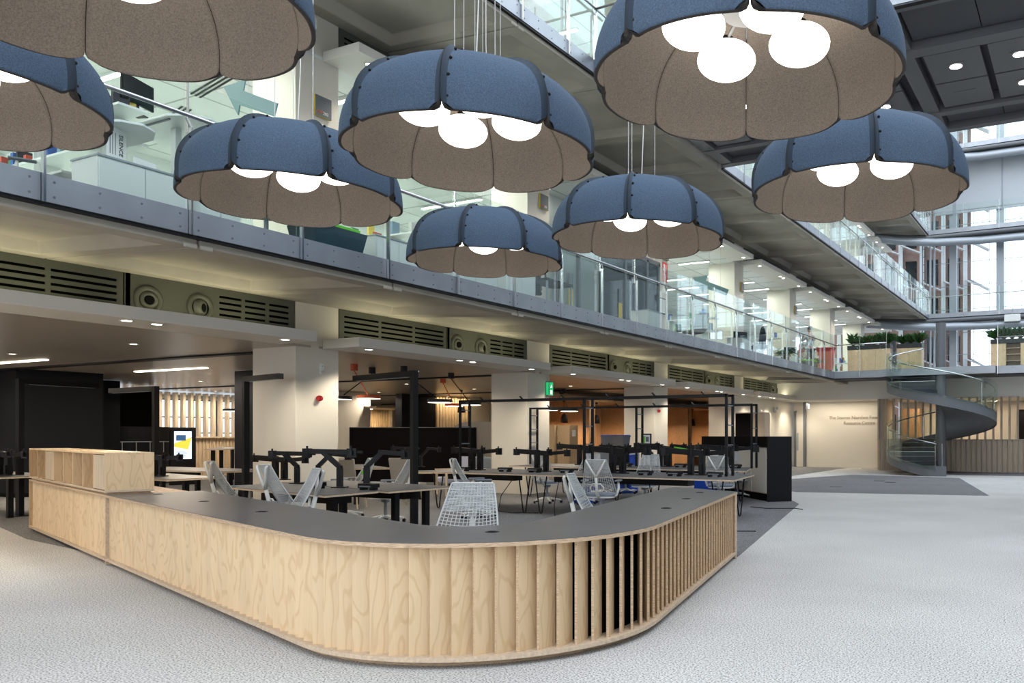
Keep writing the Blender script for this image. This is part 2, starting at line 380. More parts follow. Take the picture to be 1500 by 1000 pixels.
# columns, grilles, ledges
def grille(lv, ya, yb, label):
    z0 = 2.98 if lv == 0 else ZF[lv]+4.13
    z1 = 3.75 if lv == 0 else ZB[lv+1]+.07
    t = thing('ventilation_grille', label, 'grille', (-12.2, ya, z0), PI/2, 'slotted grilles with round nozzles')
    # local x runs along +Y, local y points to -X
    L = yb-ya; H = z1-z0; h0 = .13; rows = 6; rp = (H-.08-h0)/rows
    half = L/2
    noz = (L*.56, L*.70)
    cells = []
    def zone(a, b, w):
        n = max(1, round((b-a)/w)); ww = (b-a)/n
        for i in range(n): cells.append((a+i*ww+.03, a+(i+1)*ww-.03))
    if lv == 0:
        zone(.08, half-.06, .78); zone(half+.06, noz[0]-.28, .40); zone(noz[1]+.28, L-.08, .5)
    else: zone(.08, noz[0]-.28, .8); zone(noz[1]+.28, L-.08, .7)
    m = MB()
    # frame bars and slats between the slots
    xs = [0]+[v for c in sorted(cells) for v in c]+[L]
    for i in range(0, len(xs), 2): m.box(xs[i], xs[i+1], 0, .02, 0, H)
    for a, b in cells:
        for r in range(rows+1):
            za = 0 if r == 0 else h0+(r-1)*rp+rp*.42
            zb_ = h0+r*rp if r < rows else H
            m.box(a, b, 0, .02, za, zb_)
    m.build('slotted_panel', 'olive', t)
    MB().box(0, L, .10, .12, 0, H).build('plenum', 'black', t)
    MB().box(half-.008, half+.008, -.003, 0, 0, H).build('joint_strip', 'black', t)
    for q, nx in enumerate(noz):
        m = MB(); m.M = Matrix.Translation((nx, -.0, H*.52)) @ Matrix.Rotation(PI/2, 4, 'X')
        m.lathe([(.21,0),(.21,.02),(.18,.035),(.145,.03),(.125,-.0),(.11,-.02),(.11,-.08)], n=28, cap=False)
        m.M = m.M @ Matrix.Rotation(.5 if q else -.2, 4, 'Y'); m.lathe([(.135,-.03),(.125,.03),(.10,.055),(.07,.06),(.062,.0)], n=24, cap=False)
        m.build('nozzle', 'olive', t, smooth=True)
        m = MB(); m.M = Matrix.Translation((nx, -.006, H*.52)) @ Matrix.Rotation(PI/2, 4, 'X'); m.lathe([(.148,0),(.148,.006)], n=28)
        m.M = m.M @ Matrix.Rotation(.5 if q else -.2, 4, 'Y'); m.lathe([(.06,.056),(.06,.060)], n=20); m.build('nozzle_opening', 'black', t)
    return t
def ledge(lv, ya, yb, lights=(.08,.5,.57,.93)):
    zb = 2.96 if lv == 0 else ZF[lv]+4.11
    n = 'trim_%d' % (len([o for o in bpy.data.objects if o.name.startswith('trim')])+1)
    struct(n, MB().box(-12.19, -11.3, ya, yb, zb, zb+.165), 'white', bevel=.004)
    for q in lights:
        y = ya+(yb-ya)*q
        dl = MB(); dl.mt(0).lathe([(.085,-.006),(.085,0),(.062,0),(.055,-.004)], n=20, cap=False); dl.mt(1).lathe([(.0,-.003),(.06,-.003)], n=20, cap=False)
        o = dl.build('downlight', ['whitec','ledd']); o.location = (-11.55, y, zb)
        tag(o, 'round recessed downlight in the white ledge under the %s gallery' % LEVN[lv+1], 'downlight', 'downlights of the ledges under the %s gallery' % LEVN[lv+1])
kmax = {0: 3, 1: 6, 2: 6, 3: 6}
for lv in (0,1,2,3):
    zt = (ZB[lv+1]+.1)
    for k in range(-1 if lv < 2 else 0, kmax[lv]+1):
        y = BAY0+6.5*k
        if lv == 3 and k < 3: continue
        where = ORD[k+1]
        m = MB().box(-13.3, -12.2, y, y+.9, ZF[lv], zt); 
        tag(m.build('column', 'cream', bevel=.004), '%s broad square white column from the left on the %s floor' % (where, LEVN[lv]), 'column', 'white columns of the %s floor' % LEVN[lv])
    for k in range(-1 if lv < 2 else 0, kmax[lv]+(1 if lv == 0 else 1)):
        ya, yb = BAY0+.9+6.5*(k-1), BAY0+6.5*k
        if lv == 3 and k < 3: continue
        grille(lv, ya+.02, yb-.02, '%s olive slotted air grille from the left below the %s gallery' % (ORD[k+1], LEVN[lv+1]))
        ledge(lv, yb-5.95, yb-.31)
    if lv == 0:
        grille(0, 30.13, 35.9, 'farthest olive slotted air grille below the first gallery'); ledge(0, 29.55, 35.9, (.1,.3,.36,.8))
    else:
        ya = BAY0+.9+6.5*kmax[lv]; ledge(lv, 49.2, 53.1, (.2,.6))
# ------------------------------------------------------------------ ceilings of the office floors
def ceiling0():
    m = MB()
    # reflective metal tiles between dark service slots that run away from the atrium
    ys = [4.0-9.2+.0, 3.6, 10.1, 16.6, 23.1, 29.6, 36.0]
    for a, b in zip(ys, ys[1:]): m.box(-31, -12.19, a+.09, b-.09, 2.96, 3.0)
    struct('ceiling', m, mat('satin_metal_ceiling', (.50,.44,.37), .32, .45))
    struct('ceiling', MB().box(-31, -12.31, -8, 36, 3.04, 3.08), 'black')
    for y in ys[1:-1]: struct('ceiling', MB().box(-31, -12.4, y-.10, y+.10, 2.93, 2.975), 'bmetal')
ceiling0()
def ceiling_up(lv, y0, y1):
    z = ZF[lv]+4.12; m = MB(); m.mt(0).box(-26, -12.19, y0, y1, z, z+.06); m.mt(1)
    y = y0
    while y < y1:
        m.box(-26, -12.2, y-.02, y+.02, z-.004, z); y += 1.3 if lv < 2 else 2.6
    x = -26
    while x < -12.3:
        m.box(x-.02, x+.02, y0, y1, z-.003, z); x += 1.3 if lv < 2 else 2.6
    struct('ceiling', m, ['whitec', mat('ceiling_joint', (.42,.44,.42), .6)])
for lv, y0 in ((1,-8),(2,0),(3,20)): ceiling_up(lv, y0, 53.2)
def linear_light(lv, x0, x1, y, label, grp, power):
    z = ZF[lv]+4.12
    m = MB(); m.mt(0).box(x0, x1, y-.07, y+.07, z-.05, z-.004); m.mt(1).box(x0+.02, x1-.02, y-.055, y+.055, z-.056, z-.05)
    tag(m.build('linear_light', ['whitec','ledn']), label, 'ceiling light', grp)
    area('office_light', ((x0+x1)/2, y, z-.08), x1-x0, .14, power, (.90,1.0,.90))
for k in range(-1, 7):
    yb = BAY0+6.5*k
    for j, dy in enumerate((-4.6,-2.6,-.8)):
        for i, (xa, xb) in enumerate(((-14.2,-12.9),(-17.4,-15.2))):
            if j == 1 and i == 1: pass
            linear_light(1, xa, xb, yb+dy, 'slim lit ceiling light above the first floor offices', 'slim ceiling lights of the first floor offices', 34 if i else 22)
for k in range(0, 7):
    yb = BAY0+6.5*k
    linear_light(2, -15.6, -13.2, yb-2.8, 'slim lit ceiling light above the second floor offices', 'slim ceiling lights of the second floor offices', 110)
    if k > 2: linear_light(3, -15.6, -13.2, yb-2.8, 'slim lit ceiling light above the third floor offices', 'slim ceiling lights of the third floor offices', 110)

for k_, (xa, ya, xb, yb) in enumerate(((-15.66,10.2,-13.6,9.78),(-18.1,10.95,-16.4,10.5))):
    m = MB()
    for q in (-.09,0,.09): m.beam((xa,ya+q,8.057),(xb,yb+q,8.057), .035, .008)
    tag(m.build('slot_diffuser','bmetal'), ['three-line dark air slot in the first floor ceiling left of the near column','second dark air slot in the first floor ceiling, nearer the left desk'][k_], 'air vent')
# walls of the place
struct('wall_back', MB().box(-31.2, -31, -8, 36, 0, 3.2), 'slatd')
struct('window_3', MB().box(-19.98,-19.9,36,53,ZF[2]+.4,ZF[2]+3.6), mat_emit('window_daylight', (.86,.94,1.0), 2.2))
for lv in (1,2,3): struct('wall_back', MB().box(-20.2, -20, -8.6, 53.2, ZF[lv], ZF[lv]+4.14), 'wlam')
# end wall on the ground floor with its lettering, and the band above it
struct('wall_right', MB().box(10, 10.2, -14, 56, 0, 15), mat('grey_facade', (.34,.36,.37), .6))
struct('wall_side', MB().box(-31,-12.42,36.02,36.1,0,3.05), 'slatd')
struct('wall_end', MB().box(-12.1, -7.6, 36.0, 36.2, 0, 2.94), 'cream')
struct('baseboard_end', MB().box(-11.5, -7.8, 35.97, 36.0, 0, .12), 'cream')
struct('wall_end', MB().box(-12.2, 10, 34.0, 34.12, 2.94, 3.70), 'white')
struct('ceiling', MB().box(-12.2, -7.6, 34.12, 36.0, 2.94, 3.0), 'white')
struct('wall_side', MB().box(-7.82, -7.55, 34.0, 36.0, 0, 2.94), 'slatd')
struct('wall_left', MB().box(-12.4, -12.2, 30.1, 36.6, 0, 3.0), 'cream')
txt = thing('wall_lettering', 'raised beige two-line lettering on the cream end wall', 'lettering', (-9.09,35.985,2.10))
text_mesh('letter_row', 'The Stavros Niarchos Foundation', .20, 'slatd', txt, (0,0,.12), (PI/2,0,0), ext=.012, off=.002)
text_mesh('letter_row', 'Resource Centre', .20, 'slatd', txt, (0,0,-.12), (PI/2,0,0), ext=.012, off=.002)
d = thing('door_1', None, None, (-12.05,36,0)); d['kind'] = 'structure'
MB().box(0,.10,-.16,-.02,0,2.55).build('door_frame','greyp',d); MB().box(.44,.55,-.16,-.02,0,2.94).build('door_frame','greyp',d)
MB().box(.10,.44,-.10,-.04,.02,2.5).build('door_leaf','cream',d); MB().box(.14,.20,-.15,-.10,.75,1.55).build('door_handle','greyl',d)
t = thing('exit_sign', 'small hanging exit sign box over the end door', 'exit sign', (-11.25,35.4,2.60)); MB().box(-.04,.04,-.15,.15,0,.26).build('housing','greyp',t); MB().box(.041,.045,-.13,.13,.02,.24).build('lit_face','exitw',t); MB().tube([(0,0,.26),(0,0,.34)],.01,6).build('hanger','greyp',t)
t = thing('wall_spotlight', 'small white twin emergency spotlight on the far white wall', 'wall light', (-12.2,33.6,2.45)); MB().box(0,.08,-.06,.06,0,.2).build('housing','white',t); MB().cbox((.12,.1,.16),.1,.1,.1).build('spot_head','whitec',t); MB().cbox((.12,-.1,.02),.1,.1,.1).build('spot_head','whitec',t)
# scalloped downlights on the far wall
for y in (30.9,32.1,32.6,34.6): spot('wall_washer', (-11.95,y,2.93), 60, (1,.88,.68), 60, .6)
# ------------------------------------------------------------------ birch counter
def V2(a): return Vector((a[0], a[1]))
def fillet(p0, pc, p1, R, n=22):
    p0, pc, p1 = V2(p0), V2(pc), V2(p1); u = (p0-pc).normalized(); w = (p1-pc).normalized()
    th = u.angle(w); tl = R/math.tan(th/2); a = pc+u*tl; b = pc+w*tl
    cen = pc+(u+w).normalized()*(R/math.sin(th/2))
    a0 = math.atan2(a.y-cen.y, a.x-cen.x); a1 = math.atan2(b.y-cen.y, b.x-cen.x)
    da = (a1-a0+PI) % (2*PI)-PI
    return [cen+Vector((math.cos(a0+da*i/n), math.sin(a0+da*i/n)))*R for i in range(n+1)]
P0, P1 = V2((-14.25, 6.72)), V2((-9.70, 5.30))
u1 = (P1-P0).normalized(); nrm1 = Vector((-u1.y, u1.x))      # nrm1 points behind the counter
E2 = V2((-3.67, 8.86)); u2 = (V2((-2.80,5.15))-E2).normalized()
def isect(p, d, q, e):
    k = ((q.x-p.x)*e.y-(q.y-p.y)*e.x)/(d.x*e.y-d.y*e.x); return p+d*k
PC = isect(P1, u1, E2, u2)
nrm2 = Vector((u2.y, -u2.x));  nrm2 = nrm2 if nrm2.x < 0 else -nrm2
def counter_path(off1, off2, R, e0=None, e1=None):
    a = (e0 if e0 is not None else P1)+nrm1*off1; b = (e1 if e1 is not None else E2)+nrm2*off2
    c = isect(a, u1, b, u2); return [a]+fillet(a, c, b, R)+[b]
def resample(path, n):
    L = [0]
    for a, b in zip(path, path[1:]): L.append(L[-1]+(b-a).length)
    out = []
    for i in range(n+1):
        s = L[-1]*i/n; j = 0
        while j < len(L)-2 and L[j+1] < s: j += 1
        f = (s-L[j])/max(1e-9, L[j+1]-L[j]); out.append(path[j].lerp(path[j+1], f))
    return out
def flutes(path, pitch, z0, z1, bl=.165, ang=math.radians(30), th=.018):
    L = sum((b-a).length for a, b in zip(path, path[1:])); n = int(L/pitch); pp = resample(path, n); m = MB()
    for i in range(n):
        p, q = pp[i], pp[i+1]; h = math.atan2((q-p).y, (q-p).x)+ang
        d = Vector((math.cos(h), math.sin(h))); w = Vector((-d.y, d.x))
        a = [p, p+d*bl, p+d*bl+w*th, p+w*th]
        vs = [(x.x,x.y,z0) for x in a]+[(x.x,x.y,z1) for x in a]
        m.mt(0)._a(vs, [(0,1,5,4),(2,3,7,6)]); m.mt(1)._a(vs, [(1,2,6,5),(3,0,4,7),(0,3,2,1),(4,5,6,7)])
    return m
CT = .77
E2i = V2((-4.76, 9.36))
t = thing('reception_counter', 'long curved birch ply counter with charcoal top and fluted front', 'counter', (0,0,0))
n = 90
ot = resample(counter_path(0, 0, 1.38), n); it = resample([P1+nrm1*.95]+counter_path(.86, .97, .50, e0=P1, e1=E2)[1:-1]+[E2i], n)
sh = lambda path, d: [p+(q-p).normalized()*d for p, q in zip(path, it)]
MB().band([tuple(p) for p in sh(ot,.001)], [tuple(p) for p in it], CT-.004, CT).build('worktop_laminate', 'laminate', t)
MB().band([tuple(p) for p in ot], [tuple(p) for p in sh(it,-.003) ], CT-.030, CT-.004).build('worktop_edge', 'plye', t)
fp = counter_path(.028, .028, 1.36)
flutes(fp, .132, .072, CT-.030).build('fluted_front', ['ply','plye'], t)
bk = [tuple(p) for p in resample(counter_path(.135,.135,1.27), n)]; bk2 = [tuple(p) for p in resample(counter_path(.155,.155,1.25), n)]
MB().band(bk, bk2, .05, CT-.03).build('backing_board', 'black', t)
lip = [tuple(p) for p in resample(counter_path(0,0,1.38), n)]; lip2 = [tuple(p) for p in resample(counter_path(.15,.15,1.25), n)]
MB().band(lip, lip2, .045, .072).build('bottom_rail', 'plyl', t)
MB().band([tuple(p) for p in resample(counter_path(.075,.075,1.33), n)], [tuple(p) for p in resample(counter_path(.10,.10,1.3), n)], 0, .045).build('plinth', 'plye', t)
def wall_panel(a, b, th, z0, z1, name, mats, parent):
    a, b = V2(a), V2(b); d = (b-a).normalized(); w = Vector((-d.y, d.x))*th
    return MB().prism([tuple(p) for p in (a, b, b+w, a+w)], z0, z1).build(name, mats, parent)
wall_panel(E2+Vector((.012,-.03)), E2i, .03, 0, CT-.004, 'end_panel', 'plyl', t)
wall_panel(P1-nrm1*.0+u1*.012, P1+nrm1*.90+u1*.012, .022, 0, CT-.03, 'end_panel', 'plyl', t)
def grommet(px, py, i):
    pass
for p in [(-9.28,5.62),(-7.85,5.2),(-6.35,4.72),(-3.62,4.42),(-3.40,6.55),(-3.72,7.62),(-4.0,8.55)]:
    g = MB(); g.mt(0).lathe([(.048,0),(.048,.003),(.036,.003)], n=20, cap=False); g.mt(1).lathe([(.036,.001),(0,.001)], n=20, cap=False)
    o = g.build('cable_grommet', ['bplast','black'], t); o.location = (p[0], p[1], CT)
# lower cabinet section with the pigeonhole box on top
t = thing('fluted_cabinet', 'fluted birch ply base unit continuing the counter to the left', 'cabinet', (0,0,0))
Q0, Q1 = P0, P1-u1*.012
def quad(o, w, h0, h1, name, mats, parent, s0=0., s1=0., bevel=0):
    a, b = Q0+u1*s0, Q1-u1*s1
    return MB().prism([tuple(p) for p in (a+nrm1*o, b+nrm1*o, b+nrm1*w, a+nrm1*w)], h0, h1).build(name, mats, parent, bevel=bevel)
quad(0, .82, CT-.026, CT, 'top_board', 'plye', t)
flutes([Q0+nrm1*.028, Q1+nrm1*.028], .132, .072, CT-.026).build('fluted_front', ['ply','plye'], t)
quad(.135, .155, .05, CT-.03, 'backing_board', 'black', t); quad(0, .15, .045, .072, 'bottom_rail', 'plyl', t, 0, .03); quad(.075, .8, 0, .045, 'plinth', 'plye', t, .05, .03)
quad(.78, .80, .045, CT-.026, 'rear_board', 'ply', t)
wall_panel(Q0, Q0+nrm1*.82, -.022, .045, CT-.026, 'end_panel', 'ply', t); wall_panel(Q1-u1*.022, Q1+nrm1*.82-u1*.022, .0+.022, 0, CT-.026, 'end_panel', 'ply', t) if False else None
t = thing('pigeonhole_unit', 'pale birch ply pigeonhole box standing on the left end of the counter', 'shelf unit', (0,0,0))
BD = .47; bz0, bz1 = CT+.022, 1.232
quad(.03, BD-.03, CT, bz0, 'plinth', 'plye', t, .05, .03)
quad(0, BD, bz0, bz0+.02, 'bottom_board', 'plyl', t, .02); quad(0, BD, bz1-.02, bz1, 'top_board', 'ply', t, .02, bevel=.002)
quad(BD-.018, BD, bz0+.02, bz1-.02, 'rear_board', 'ply', t, .02)
LL = (Q1-Q0).length-.02
# side board at the right-hand end and dividers
fr = [0, .145, .27, .395, .525, .645, .765, .88, 1.0]
def divider(s, th=.018):
    a = Q0+u1*(.02+s); m = MB(); m.prism([tuple(p) for p in (a, a+u1*th, a+u1*th+nrm1*(BD-.018), a+nrm1*(BD-.018))], bz0+.02, bz1-.02); return m
for i, f in enumerate(fr): divider(min(max(0, f*LL-.009), LL-.018)).build('divider' if 0 < i < 8 else 'side_board', 'ply', t)
for i in (2, 7):
    a = Q0+u1*(.02+fr[i]*LL+.012); b = Q0+u1*(.02+fr[i+1]*LL-.02)
    MB().prism([tuple(p) for p in (a+nrm1*.004, b+nrm1*.004, b+nrm1*.022, a+nrm1*.022)], bz0+.03, bz1-.028).build('door', 'slat', t)

# ------------------------------------------------------------------ felt dome lamps
def felt_dome():
    t = thing('dome_pendant', 'x', 'pendant lamp', (0,0,0), 0)
    R, H = 1.045, .69; seg = 8; NU, NV = 20, 20; gapw = .0025
    def prof(v):      # v 0 at the crown .. 1 at the rim
        a = .16+(PI/2-.16)*v; r = (math.sin(a))**.80; z = H*(math.cos(a))**.80 if v < 1 else 0
        return R*r, z
    for sgm in range(seg):
        outer = []; inner = []
        for j in range(NV+1):
            v = 1-(1-j/NV)**1.7; r, z = prof(v)
            # rounded lower corners
            dz = z
            lim = PI/seg-gapw/max(r,.2)
            if z < .055: q = 1-z/.055; lim -= .05*(1-math.sqrt(max(0, 1-q*q)))
            ro, ri = [], []
            for i in range(NU+1):
                s = -1+2*i/NU; ph = s*lim
                full = PI/seg
                # panels are flatter than the circle, edges flare out into raised seams
                flat = math.cos(full)/math.cos(ph)
                k = 1-.04*v**4*abs(s)**3-.008*math.sin(PI*min(1,v))*(1-s*s)
                flare = .034*math.exp(-((1-abs(s))/.05)**2)
                rr = r*k
                sag = -.045*(s*s)*v*v
                rr = rr*(1.0) + flare
                zz = z + flare*.6
                if v == 1 or v > .9: zz -= .018*(1-s**4)*((v-.9)/.1)
                ro.append((rr*math.cos(ph), rr*math.sin(ph), zz))
                th = .024; rn = Vector((r/R, 0, max(.15, z/H))).normalized()
                ri.append(((rr-th*rn.x-flare)*math.cos(ph), (rr-th*rn.x-flare)*math.sin(ph), zz-th*rn.z-flare*.6))
            outer.append(ro); inner.append(ri)
        m = MB(); m.M = Matrix.Rotation(2*PI*sgm/seg, 4, 'Z')
        W = NU+1; nO = W*(NV+1)
        vs = [p for r_ in outer for p in r_]+[p for r_ in inner for p in r_]
        fo, fi, fe = [], [], []
        for j in range(NV):
            for i in range(NU):
                a = j*W+i; fo.append((a,a+W,a+W+1,a+1)); fi.append((nO+a,nO+a+1,nO+a+W+1,nO+a+W))
            a = j*W; fe.append((a,nO+a,nO+a+W,a+W)); a += NU; fe.append((a,a+W,nO+a+W,nO+a))
        for i in range(NU):
            a = NV*W+i; fe.append((a,nO+a,nO+a+1,a+1)); fe.append((i,i+1,nO+i+1,nO+i))
        ed = []
        edge_o = [f for k_, f in enumerate(fo) if (k_ % NU) in (0, NU-1)]
        mid_o = [f for k_, f in enumerate(fo) if (k_ % NU) not in (0, NU-1)]
        m.mt(0)._a(vs, mid_o); off = len(m.v)-len(vs)
        for k_, group in ((1, fi), (3, edge_o), (2, fe)):
            for f in group: m.f.append([off+x for x in f]); m.m.append(k_)
        # rivets along the seam
        m.mt(4)
        for v in (.22,.42,.62,.80,.95):
            r, z = prof(v)
            for s in (-1,):
                ph = s*(PI/seg-.05/max(r,.3))
                rr = r*(1-.045*v**4)+.008
                m.ell((rr*math.cos(ph), rr*math.sin(ph), z+.008), .013, .013, .013, 6, 4)
        m.build('shade_panel', ['bluef','greyf','fedge','bluee','bplast'], t, smooth=True)
    # crown plate and suspension
    m = MB(); m.lathe([(.0,.655),(.20,.655),(.21,.64),(.20,.625),(.0,.625)], n=24, cap=False); m.build('crown_plate', 'bplast', t)
    hub = MB(); hub.lathe([(.05,.48),(.05,.63)], n=16); hub.lathe([(.17,.475),(.17,.51)], n=24)
    for a in range(4):
        x, y = (.275 if a % 2 else -.275), (.275 if a//2 else -.275)
        hub.tube([(0,0,.51),(x*.6,y*.6,.52),(x,y,.48)], .012, 6)
    hub.build('lamp_bracket', 'greyp', t)
    for a in range(4):
        x, y = (.275 if a % 2 else -.275), (.275 if a//2 else -.275)
        g = MB(); g.mt(1).lathe([(.05,.44),(.05,.50)], (x,y,0), 14); g.mt(0).ell((x,y,.335), .212, .212, .132, 28, 16); g.build('globe', ['globe','bplast'], t, smooth=True)
    for a in range(3):
        q = 2*PI*a/3+.4; x, y = .20*math.cos(q), .20*math.sin(q)
        cb = MB(); cb.tube([(x,y,.65),(x,y,20.1)], .004, 5); cb.lathe([(.014,.65),(.010,.73)], (x,y,0), 8); cb.build('suspension_cable', 'cable', t)
    pc = MB(); pc.tube([(.03,.02,.65),(.05,.04,1.4),(.0,.0,3.0),(0,0,20.1)], .0055, 5); pc.build('power_cable', 'chairw', t)
    return t
DZ = 3.80
lampspec = [((-4.48,5.21),'large blue felt dome lamp at picture centre with three glowing globes in view'),
 ((-1.98,4.96),'biggest blue felt dome lamp at top right, four bare globes seen from below'),
 ((-4.57,2.50),'felt dome lamp cut off by the top edge at left, only its taupe underside seen'),
 ((-6.98,2.75),'felt dome lamp cut off by the left picture edge'),
 ((-6.87,5.45),'blue felt dome lamp in front of the left glass balustrade, under the arrow'),
 ((-7.08,8.52),'smallest blue felt dome lamp, farthest back, below the central one'),
 ((-4.68,8.32),'blue felt dome lamp right of the smallest one with two globes showing'),
 ((-1.95,7.66),'blue felt dome lamp at far right in front of the end windows')]
d0 = felt_dome()
for i, ((x, y), lb) in enumerate(lampspec):
    x, y = x*1.05, y*1.05
    if i == 0: d0.rotation_euler = (0,0,math.radians(6)); d0.location = (x, y, DZ); d0['label'] = lb; d0['group'] = 'felt dome lamps over the counter'
    else: dup(d0, (x, y, DZ), 0, lb, 'felt dome lamps over the counter')
# roof steelwork that carries the cables
t = thing('roof_truss', 'steel roof beams high over the atrium carrying the lamp cables', 'roof beam', (0,0,3.80+20.1))
for x in (-7.25,-4.8,-2.07): MB().box(x-.35,x+.35,-10,20,0,.3).build('beam','greyp',t)
for y in (-9,0,9,18): MB().box(-12,10,y-.1,y+.1,.3,.7).build('cross_beam','greyp',t)

# ------------------------------------------------------------------ task chairs with a Y shaped spine
def task_chair():
    t = thing('task_chair', 'x', 'chair')
    # sitter faces +Y
    m = MB(); nu, nv = 15, 24
    def bp(u, v):   # back surface: u -1..1 , v 0 bottom..1 top
        w = .275-.105*v**1.3; x = u*w; z = .47+.56*v
        y = -.24-.20*v+.10*(1-v)*(1-v)+.055*u*u*(1-v*.4)
        return (x, y, z)
    for i in range(nu+1):
        u = -1+2*i/nu; m.tube([bp(u, v/12) for v in range(13)], .0036 if 0 < i < nu else .008, 4, cap=False)
    for j in range(nv+1):
        v = j/nv
        m.tube([bp(-1+2*k/10, max(0, min(1, v-.10*(1-(-1+2*k/10)**2)*(1-v)*(v > 0)))) for k in range(11)], .0032 if 0 < j < nv else .009, 4, cap=False)
    for k_ in range(20):   # denser woven head band
        m.tube([bp(-1+2*k/8, .62+.38*k_/20) for k in range(9)], .0036, 4, cap=False)
    m.build('mesh_back', 'chairm', t, smooth=True)
    y = MB(); y.tube([(0,-.12,.40),(0,-.30,.46),(0,-.36,.58),(0,-.40,.76)], [.028,.028,.024,.022], 10)
    for s in (-1,1): y.tube([(0,-.40,.75),(s*.07,-.425,.86),(s*.145,-.445,1.0),(s*.155,-.435,1.02)], [.022,.018,.016,.012], 8)
    y.build('y_spine', 'chairw', t, smooth=True)
    lo = MB(); lo.tube([(-.09,-.345,.52),(-.11,-.33,.58),(-.06,-.35,.64),(.06,-.35,.64),(.11,-.33,.58),(.09,-.345,.52)], .011, 7, close=True); lo.build('lumbar_loop', 'chairw', t, smooth=True)
    s = MB(); pts = []
    for k in range(28):
        a = 2*PI*k/28; ca, sa = math.cos(a), math.sin(a); pts.append((.25*math.copysign(abs(ca)**.6, ca), .02+.235*math.copysign(abs(sa)**.6, sa)))
    s.prism(pts, .425, .475); s.build('seat', 'seatb', t, bevel=.015)
    sb = MB(); sb.prism([(x*.97,y_*.97) for x, y_ in pts], .40, .424); sb.build('seat_pan', 'chairw', t)
    for sx in (-1,1):
        a = MB(); a.tube([(sx*.15,-.06,.41),(sx*.27,-.05,.44),(sx*.30,-.03,.55),(sx*.29,-.02,.655)], [.018,.02,.022,.018], 8)
        ar = a.build('armrest', 'chairw', t, smooth=True)
        p = MB().cbox((sx*.285,.03,.675), .085, .27, .028); p.build('arm_pad', 'chairg', ar, bevel=.012)
    c = MB(); c.lathe([(.026,.10),(.026,.40)], n=14); c.lathe([(.07,.34),(.085,.40)], n=16); c.build('gas_column', 'greyl', t, smooth=False)
    b = MB(); b.lathe([(.05,.075),(.05,.13)], n=14)
    for k in range(5):
        a = 2*PI*k/5+.3; b.tube([(.03*math.cos(a),.03*math.sin(a),.11),(.30*math.cos(a),.30*math.sin(a),.068)], [.024,.014], 8)
    b.build('star_base', 'chairw', t, smooth=True)
    for k in range(5):
        a = 2*PI*k/5+.3; w = MB(); w.M = Matrix.Translation((.30*math.cos(a),.30*math.sin(a),.028)) @ Matrix.Rotation(a+.8, 4, 'Z') @ Matrix.Rotation(PI/2, 4, 'X')
        w.lathe([(.020,-.022),(.028,-.018),(.028,.018),(.020,.022)], n=12); w.build('caster', 'bplast', t)
    return t
ch0 = task_chair(); used = False
def chair(x, y, deg, label, scale=1.0):
    """deg: compass angle of the sitter's gaze, 0 = +Y, positive anticlockwise"""
    global used
    if not used:
        used = True; ch0.location = (x,y,.004); ch0.rotation_euler = (0,0,math.radians(deg)); ch0['label'] = label; ch0['group'] = 'white mesh task chairs'; ch0.scale = (scale,)*3; return
    dup(ch0, (x,y,.004), math.radians(deg), label, 'white mesh task chairs', scale)
chair(-4.30,4.86,206,'white mesh task chair facing us, tucked behind the curve of the counter')
chair(-4.28,7.05,-68,'white mesh task chair seen side on, tucked against the right arm of the counter')
chair(-7.23,11.60,20,'white mesh task chair with white Y spine in front of the long front bench')
chair(-7.62,5.80,152,'white mesh task chair turned to us, rightmost of three by the left desk',1.03)
chair(-8.62,6.95,-18,'white mesh task chair in the middle of three by the left desk',1.04)
chair(-10.5,7.55,-20,'white mesh task chair leftmost of three by the left desk',1.04)
chair(-9.35,11.05,-38,'white mesh task chair with Y spine at the left end of the front bench',1.0)
chair(-10.25,9.85,118,'white mesh task chair half behind the tall black lamp post',1.0)
chair(-11.5,10.15,125,'white mesh task chair beyond the left desk, behind the folded monitor mounts',1.0)
chair(-10.25,14.30,12,'white mesh task chair behind the front bench with its white wheels showing',.98)
chair(-7.95,14.40,192,'grey-backed task chair facing us behind the middle of the front bench')
chair(-6.45,14.75,12,'task chair with white Y spine between the benches near their right end')
chair(-9.45,14.50,188,'pale task chair facing us behind the front bench, left of another')
chair(-7.2,17.45,190,'task chair behind the rear bench nearest the black sideboard')
chair(-10.2,17.5,185,'task chair behind the rear bench near its middle')
chair(-17.6,8.7,100,'task chair at far left beyond the pigeonhole box')
chair(-18.6,10.0,130,'second task chair at far left, deeper behind the black frame')

# ------------------------------------------------------------------ desks
def bench(name, poly, z, label, hair=(), legs=(), trays=(), seams=()):
    t = thing(name, label, 'desk', (0,0,0))
    m = MB(); m.prism(poly, z-.006, z); m.build('desk_surface', 'deskt', t)
    m = MB(); m.prism(poly, z-.028, z-.006); m.build('ply_edge_board', 'plyl', t)
    for (x, y, r) in hair:
        h = MB(); d = Vector((math.cos(r), math.sin(r), 0)); b = Vector((x,y,0))
        h.tube([b-d*.13+Vector((0,0,z-.03)), b-d*.025+Vector((0,0,.03)), b+Vector((0,0,.008)), b+d*.025+Vector((0,0,.03)), b+d*.13+Vector((0,0,z-.03))], .012, 7); h.build('hairpin_leg', 'bmetal', t)
    for (x, y) in legs: MB().box(x-.035,x+.035,y-.04,y+.04,.02,z-.028).build('leg', 'bmetal', t)
    for (x, y, L) in legs and [(legs[0][0],legs[0][1],0)] or []: pass
    for a in trays: MB().box(*a).build('cable_tray', 'bmetal', t)
    return t
ZD = .73
